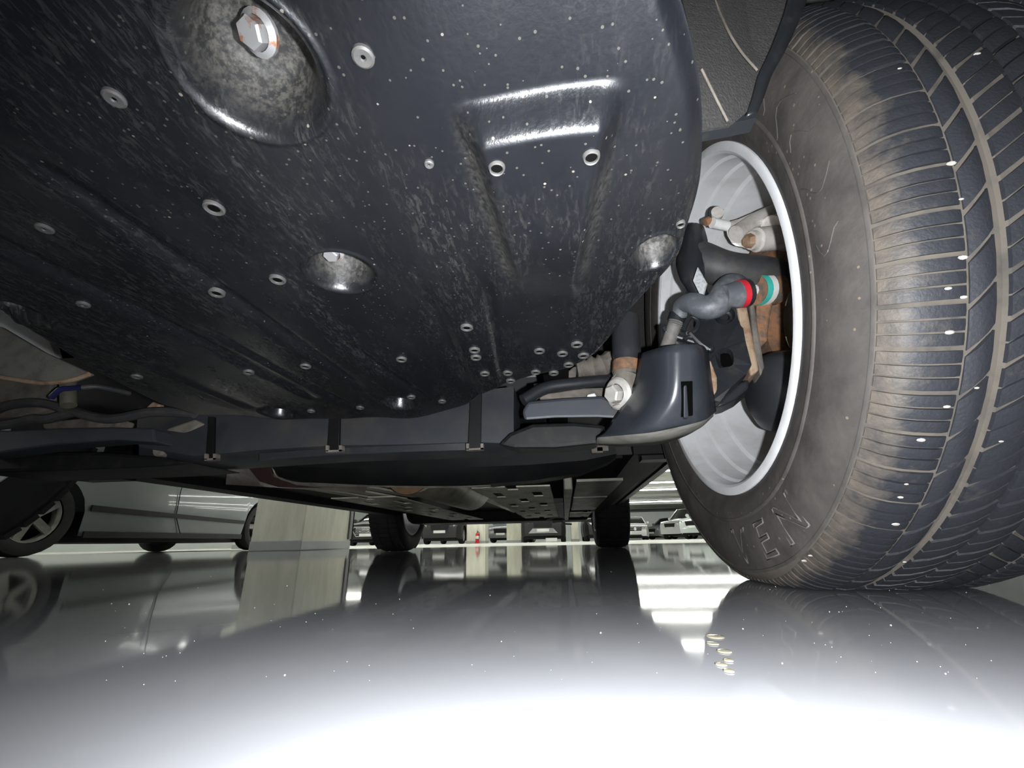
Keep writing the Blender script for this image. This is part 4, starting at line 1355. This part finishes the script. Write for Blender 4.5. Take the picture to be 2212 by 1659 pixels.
# ---- left hand suspension, seen edge on beyond the tray
plate('heat_shield_plate', [(-60, 690), (0, 705), (90, 758), (195, 806), (150, 822), (90, 826), (30, 818), (-60, 800)], (0, .01, .0), M_dustunder, .50)
part(MB().tube(spline([P(-60, 805, Y=.497), P(20, 818, Y=.497), P(90, 827, Y=.497), P(150, 822, Y=.497), P(192, 808, Y=.497)], 5), .0032, 8).build('rust_edge', M_rustpale, None, True))
part(MB().tube([P(148, 825, Y=.56), P(148, 876, Y=.56)], .010, 16).build('coolant_fitting', M_muf, None, True))
part(MB().tube(spline([P(176, 837, Y=.546), P(215, 836, Y=.56), P(280, 850, Y=.60)], 6), .0042, 10).build('black_hose', M_rubber, None, True))
part(MB().tube(spline([P(112, 858, Y=.545), P(130, 842, Y=.54), P(152, 839, Y=.543), P(178, 837, Y=.546)], 6), .0042, 10).build('blue_hose', mat('blue_hose', (0.018, 0.018, 0.09), 0.4, dirt=(0.006, 0.006, 0.012), amount=1.0, scale=(20, 20, 20)), None, True))
plate('engine_block_side', [(-60, 800), (110, 826), (112, 880), (60, 900), (-60, 905)], (0, .03, 0), M_grease, .62)
for pth in ([(-40, 900), (20, 876), (80, 870), (130, 880), (150, 895)], [(-40, 925), (30, 915), (70, 905), (105, 905), (160, 890)], [(130, 880), (230, 905), (330, 890), (420, 893)]):
    part(MB().tube(spline([P(x, y, Y=.58) for x, y in pth], 6), .0075, 10).build('black_hose', M_rubber, None, True))
lar = plate('left_control_arm', [(-60, 925), (20, 930), (130, 925), (240, 922), (330, 925), (335, 955), (250, 950), (120, 960), (0, 978), (-60, 985)], (0, .04, .0), M_armgrey, .62, 'grey left control arm')
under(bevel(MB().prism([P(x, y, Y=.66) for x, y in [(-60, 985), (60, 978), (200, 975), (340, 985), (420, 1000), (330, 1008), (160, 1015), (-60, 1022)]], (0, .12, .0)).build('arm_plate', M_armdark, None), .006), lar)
under(bevel(MB().prism([P(x, y, Y=.655) for x, y in [(325, 960), (345, 930), (420, 905), (440, 915), (380, 950), (345, 985), (328, 985)]], (0, .03, 0)).build('rusty_bracket', M_grease, None), .004), lar)
under(bevel(MB().prism([P(x, y, Y=.64) for x, y in [(90, 912), (200, 900), (260, 905), (250, 924), (90, 926)]], (0, .03, 0)).build('dusty_mount', M_grease, None), .004), lar)
plate('pale_bracket', [(314, 880), (330, 866), (348, 872), (332, 888)], (0, .01, 0), M_rustpale, .63)
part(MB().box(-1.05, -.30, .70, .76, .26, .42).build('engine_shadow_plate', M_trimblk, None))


def simple_wheel(name, c, parent_label, front=False):
    ty = MB().lathe([(.236, -.098), (.26, -.113), (.30, -.119), (.335, -.113), (.352, -.098), (.362, -.07), (.3665, -.0), (.362, .07), (.352, .098), (.335, .113), (.30, .119), (.26, .113), (.236, .098)], c, (1, 0, 0), 72)
    ty.v = [(x, y, max(z, 0.001)) for x, y, z in ty.v]
    o = part(ty.build(name, M_tyre, None, True, parent_label))
    g = MB()
    for k in range(60):
        a = k * 2 * PI / 60
        R_ = Matrix.Translation(Vector(c)) @ Matrix.Rotation(a, 4, 'X')
        if -.97 < math.cos(a + PI) < 1.1 and not math.cos(a) < -.95:
            g.box(-.100, -.045, -.015, .015, .355, .3665, R_)
            g.box(-.036, .036, -.015, .015, .358, .3690, R_)
            g.box(.045, .100, -.015, .015, .355, .3665, R_)
    gg = under(g.build('tread', M_tyre, None), o)
    gg['kind'] = 'stuff'
    s = 1 if c[0] > -.476 else -1
    under(MB().lathe([(.236, -.099), (.247, -.1085), (.243, -.112), (.2325, -.108), (.2275, -.09), (.219, -.072), (.205, -.03), (.204, .03), (.215, .06), (.24, .10)], c, (s, 0, 0), 60).build('rim', M_rim, None, True), o)
    hb = MB().lathe([(0, .06), (.07, .06), (.07, .09), (0, .09)], c, (s, 0, 0), 24)
    for k in range(5):
        R_ = Matrix.Translation(Vector(c)) @ Matrix.Rotation(k * 2 * PI / 5, 4, 'X')
        hb.box(min(s * .06, s * .085), max(s * .06, s * .085), -.03, .03, .04, .21, R_)
    under(hb.build('spokes', M_rim, None), o)
    return o


simple_wheel('rear_tire', (.334, 3.44, .360), 'black rear right tire')
simple_wheel('rear_tire', (-1.286, 3.44, .360), 'black rear left tire')
simple_wheel('front_left_tire', (-1.286, .62, .360), 'black front left tire at the picture edge')
for sx in (.19, -1.142):
    part(MB().lathe([(.03, -.05), (.15, -.05), (.15, .02), (.03, .02)], (sx, 3.44, .36), (1, 0, 0), 32, closed=True).build('rear_brake_drum', M_trimblk, None, True))

# ---- belly cover, foil shield and the floor pan receding to the rear axle
rows_ = []
for px, yt, yb in [(588, 978, 1010), (600, 975, 1030), (660, 972, 1042), (800, 972, 1048), (1000, 968, 1049), (1150, 966, 1038), (1260, 966, 1020), (1330, 966, 992)]:
    a, b = P(px, yt, Y=.98), P(px, yb, Y=1.02)
    rows_.append([a, a * .5 + b * .5 + np.array([0, -.015, -.004]), a * .15 + b * .85 + np.array([0, -.008, 0]), b, b + np.array([0, .22, .02]), a + np.array([0, .22, .02])])
belly = part(MB().loft(rows_, True, True).build('belly_cover', M_belly, None, True, 'black rounded belly cover behind the crossmember'))
under(MB().tube(spline([P(586, 985, Y=1.0), P(590, 1012, Y=1.005), P(606, 1034, Y=1.01), P(670, 1046, Y=1.012), P(800, 1050, Y=1.015), P(960, 1052, Y=1.015), P(1060, 1049, Y=1.015)], 6), .0022, 6).build('bright_edge', M_muf, None, True), belly)
for x, y in [(685, 983), (1290, 972), (1302, 968)]:
    under(MB().box(-.012, .012, 0, .01, -.006, .006, Matrix.Translation(Vector(P(x, y, Y=.95)))).build('clip_tab', M_grease, None), belly)
fr = []
for f in np.linspace(0, 1, 12):
    px = 492 + 300 * f
    fr.append([P(px + 18 - 10 * f, 985 + 58 * min(1, f * 2.4), Y=1.03), P(px, 1015 + 38 * min(1, f * 2.2), Y=1.06), P(px - 4, 1046 + 18 * f, Y=1.10)])
part(thicken(MB().loft(fr).build('foil_heat_shield', M_foil, None, True, 'crinkled aluminium foil heat shield'), .002))
plate('dark_shield_edge', [(525, 990), (580, 985), (590, 1030), (640, 1048), (700, 1054), (600, 1052), (560, 1040), (535, 1010)], (0, .004, 0), mat('maroon_shield', (0.035, 0.012, 0.012), 0.5, dirt=(0.02, 0.01, 0.01), amount=1.0), 1.025)


def floor_panel(name, x0, x1, y0, y1, z, cols, holes, m, lab=None):
    """perforated moulding: rectangular openings are real"""
    xs = np.linspace(x0, x1, cols * 2 + 2)
    rr = 26
    ys = np.linspace(y0, y1, rr)
    mb = MB()
    for i in range(len(xs) - 1):
        for j in range(rr - 1):
            ci = (i - 1) // 2
            is_hole = i % 2 == 1 and 0 <= ci < cols and holes(ci, j)
            if not is_hole:
                mb.add([(xs[i], ys[j], z), (xs[i + 1], ys[j], z), (xs[i + 1], ys[j + 1], z), (xs[i], ys[j + 1], z)], [(0, 1, 2, 3)])
    bmx = bmesh.new()
    o = mb.build(name, m, None, False, lab)
    bmx.from_mesh(o.data)
    bmesh.ops.remove_doubles(bmx, verts=bmx.verts, dist=1e-5)
    bmx.to_mesh(o.data)
    bmx.free()
    thicken(o, .004)
    return part(o)


chk = lambda c, j: (j + c * 3) % 6 in (2, 3)
floor_panel('perforated_panel', -.265, -.035, 1.28, 3.12, .205, 3, chk, M_panel, 'pale perforated underbody panel right of the muffler')
floor_panel('perforated_panel', -.79, -.56, 1.45, 3.12, .205, 3, chk, M_panel, 'pale perforated underbody panel on the left side')
m = MB()
for k in range(34):
    y = 1.75 + k * .04
    m.box(-.035, .0, y, y + .014, .196, .21)
part(m.build('ribbed_strip', M_trimblk, None))
part(bevel(MB().box(.004, .028, 1.22, 3.1, .185, .22).build('brake_line_rail', M_pan, None), .004))
m = MB()
for y0, y1 in [(1.22, 1.66), (1.70, 2.25), (2.3, 2.42)]:
    m = MB().box(.04, .165, y0, y1, .205, .212)
    part(m.build('floor_pan_plate', M_pan, None))
floor_panel('perforated_panel', .035, .16, 2.6, 3.1, .205, 2, lambda c, j: (j + c * 4) % 12 in (3, 4, 5), M_panel, 'small pale perforated panel before the rear right tire')
part(MB().box(-1.30, .26, 1.2, 3.2, .262, .285).build('floor_pan', M_belly, None))
muf = part(MB().lathe([(0, 0), (.075, 0), (.082, .02), (.082, .62), (.075, .65), (0, .65)], (-.385, 1.13, .255), (0.03, 1, 0), 32).build('muffler', M_muf, None, True, 'dull steel muffler'))
under(MB().lathe([(.05, -.006), (.066, -.006), (.066, .0), (.05, .0)], (-.40, 1.12, .240), (0, 1, 0), 28, closed=True).build('exhaust_gasket', M_copper, None, True), muf)
under(MB().tube([(-.36, 1.75, .26), (-.34, 2.4, .262), (-.33, 3.0, .265)], .03, 14).build('exhaust_pipe', M_muf, None, True), muf)
m = MB()
for k, (x0, x1, y0, y1) in enumerate([(-.78, -.74, 1.22, 1.7), (-.70, -.66, 1.22, 1.62), (-.62, -.58, 1.22, 1.55), (-.54, -.50, 1.22, 1.45)]):
    part(MB().prism([(x0, y0, .214), (x1, y0, .214), (x1 + .08, y1, .210), (x0 + .08, y1, .210)], (0, 0, .006)).build('floor_slat', M_panel, None))
# sills
for s, lab in ((1, 'right sill with dark slots'), (-1, 'left sill')):
    X = lambda x: -.476 + s * (x + .476)
    a = MB().prism([(X(.165), 1.0, .235), (X(.250), 1.0, .235), (X(.262), 3.06, .235), (X(.180), 3.06, .235)], (0, 0, .06)).build('frame_rail', M_belly, None)
    part(a)
    sl = part(bevel(MB().prism([(X(.262), 1.0, .295), (X(.345), 1.0, .295), (X(.345), 3.06, .275), (X(.262), 3.06, .275)], (0, 0, .08)).build('sill', M_sill, None, False, lab), .006))
    for y in (1.22, 1.55, 2.0, 2.5):
        zs = .295 - (y - 1.0) / 2.06 * .02
        under(MB().box(min(X(.285), X(.315)), max(X(.285), X(.315)), y, y + .06, zs - .003, zs + .01).build('sill_slot', M_hole, None), sl)  # black piece set into the sill as shade of the opening
    part(MB().prism([(X(.345), 1.0, .288), (X(.372), 1.0, .288), (X(.372), 3.06, .268), (X(.345), 3.06, .268)], (0, 0, .12)).build('sill_flange', M_trimblk, None))
    part(bevel(MB().prism([(X(.372), 1.0, .325), (X(.425), 1.0, .365), (X(.425), 3.06, .335), (X(.372), 3.06, .295)], (0, 0, .16)).build('rocker_cladding', M_suvbody, None), .01))
    x0, x1 = sorted((X(.185), X(.315)))
    part(MB().box(x0, x1, 1.02, 1.06, .225, .42).build('splash_guard', M_trimblk, None))
# rear axle carrier
part(bevel(MB().box(-1.12, .17, 3.2, 3.62, .19, .30).build('rear_axle_carrier', M_belly, None), .02))
part(MB().box(-1.15, .20, 3.62, 4.30, .24, .32).build('rear_valance', M_belly, None))
for pth in ([(-.12, 3.16, .19), (-.05, 3.13, .205), (.02, 3.14, .2)], [(-.08, 3.18, .175), (-.02, 3.16, .18), (.0, 3.17, .165), (.05, 3.18, .16)]):
    part(MB().tube(spline(pth, 5), .006, 8).build('parking_brake_cable', M_muf, None, True))

# ---- body above: side profile with open wheel arches
prof_s = [(-.30, .74), (-.28, .80), (.55, .98), (1.25, 1.45), (1.6, 1.62), (2.9, 1.66), (3.9, 1.50), (4.25, 1.05), (4.28, .55), (4.20, .32)]


def arch_pts(yc, r=.44, z0=.33):
    return [(yc + r * math.cos(a), max(z0, .356 + r * math.sin(a))) for a in np.linspace(0, PI, 15)]


prof_s += [(yy, zz_) for yy, zz_ in arch_pts(3.44)] + [(yy, zz_) for yy, zz_ in arch_pts(.62)][:10] + [(.30, .76), (.0, .74)]
m = MB().prism([(.43, y, z) for y, z in prof_s], (-1.812, 0, 0))
part(m.build('body_shell', M_suvbody, None, False, 'dark painted body above the underside'))
part(bevel(MB().box(-1.36, .40, -.34, -.24, .21, .80).build('bumper_light_block', M_suvbody, None), .03))  # bumper box out of view, added to block ceiling light from ahead
# rear wall of the front wheel house, so that no daylight enters round the wheel
part(MB().box(-.02, .02, .20, 1.05, .30, .80).build('inner_wing', M_trimblk, None))
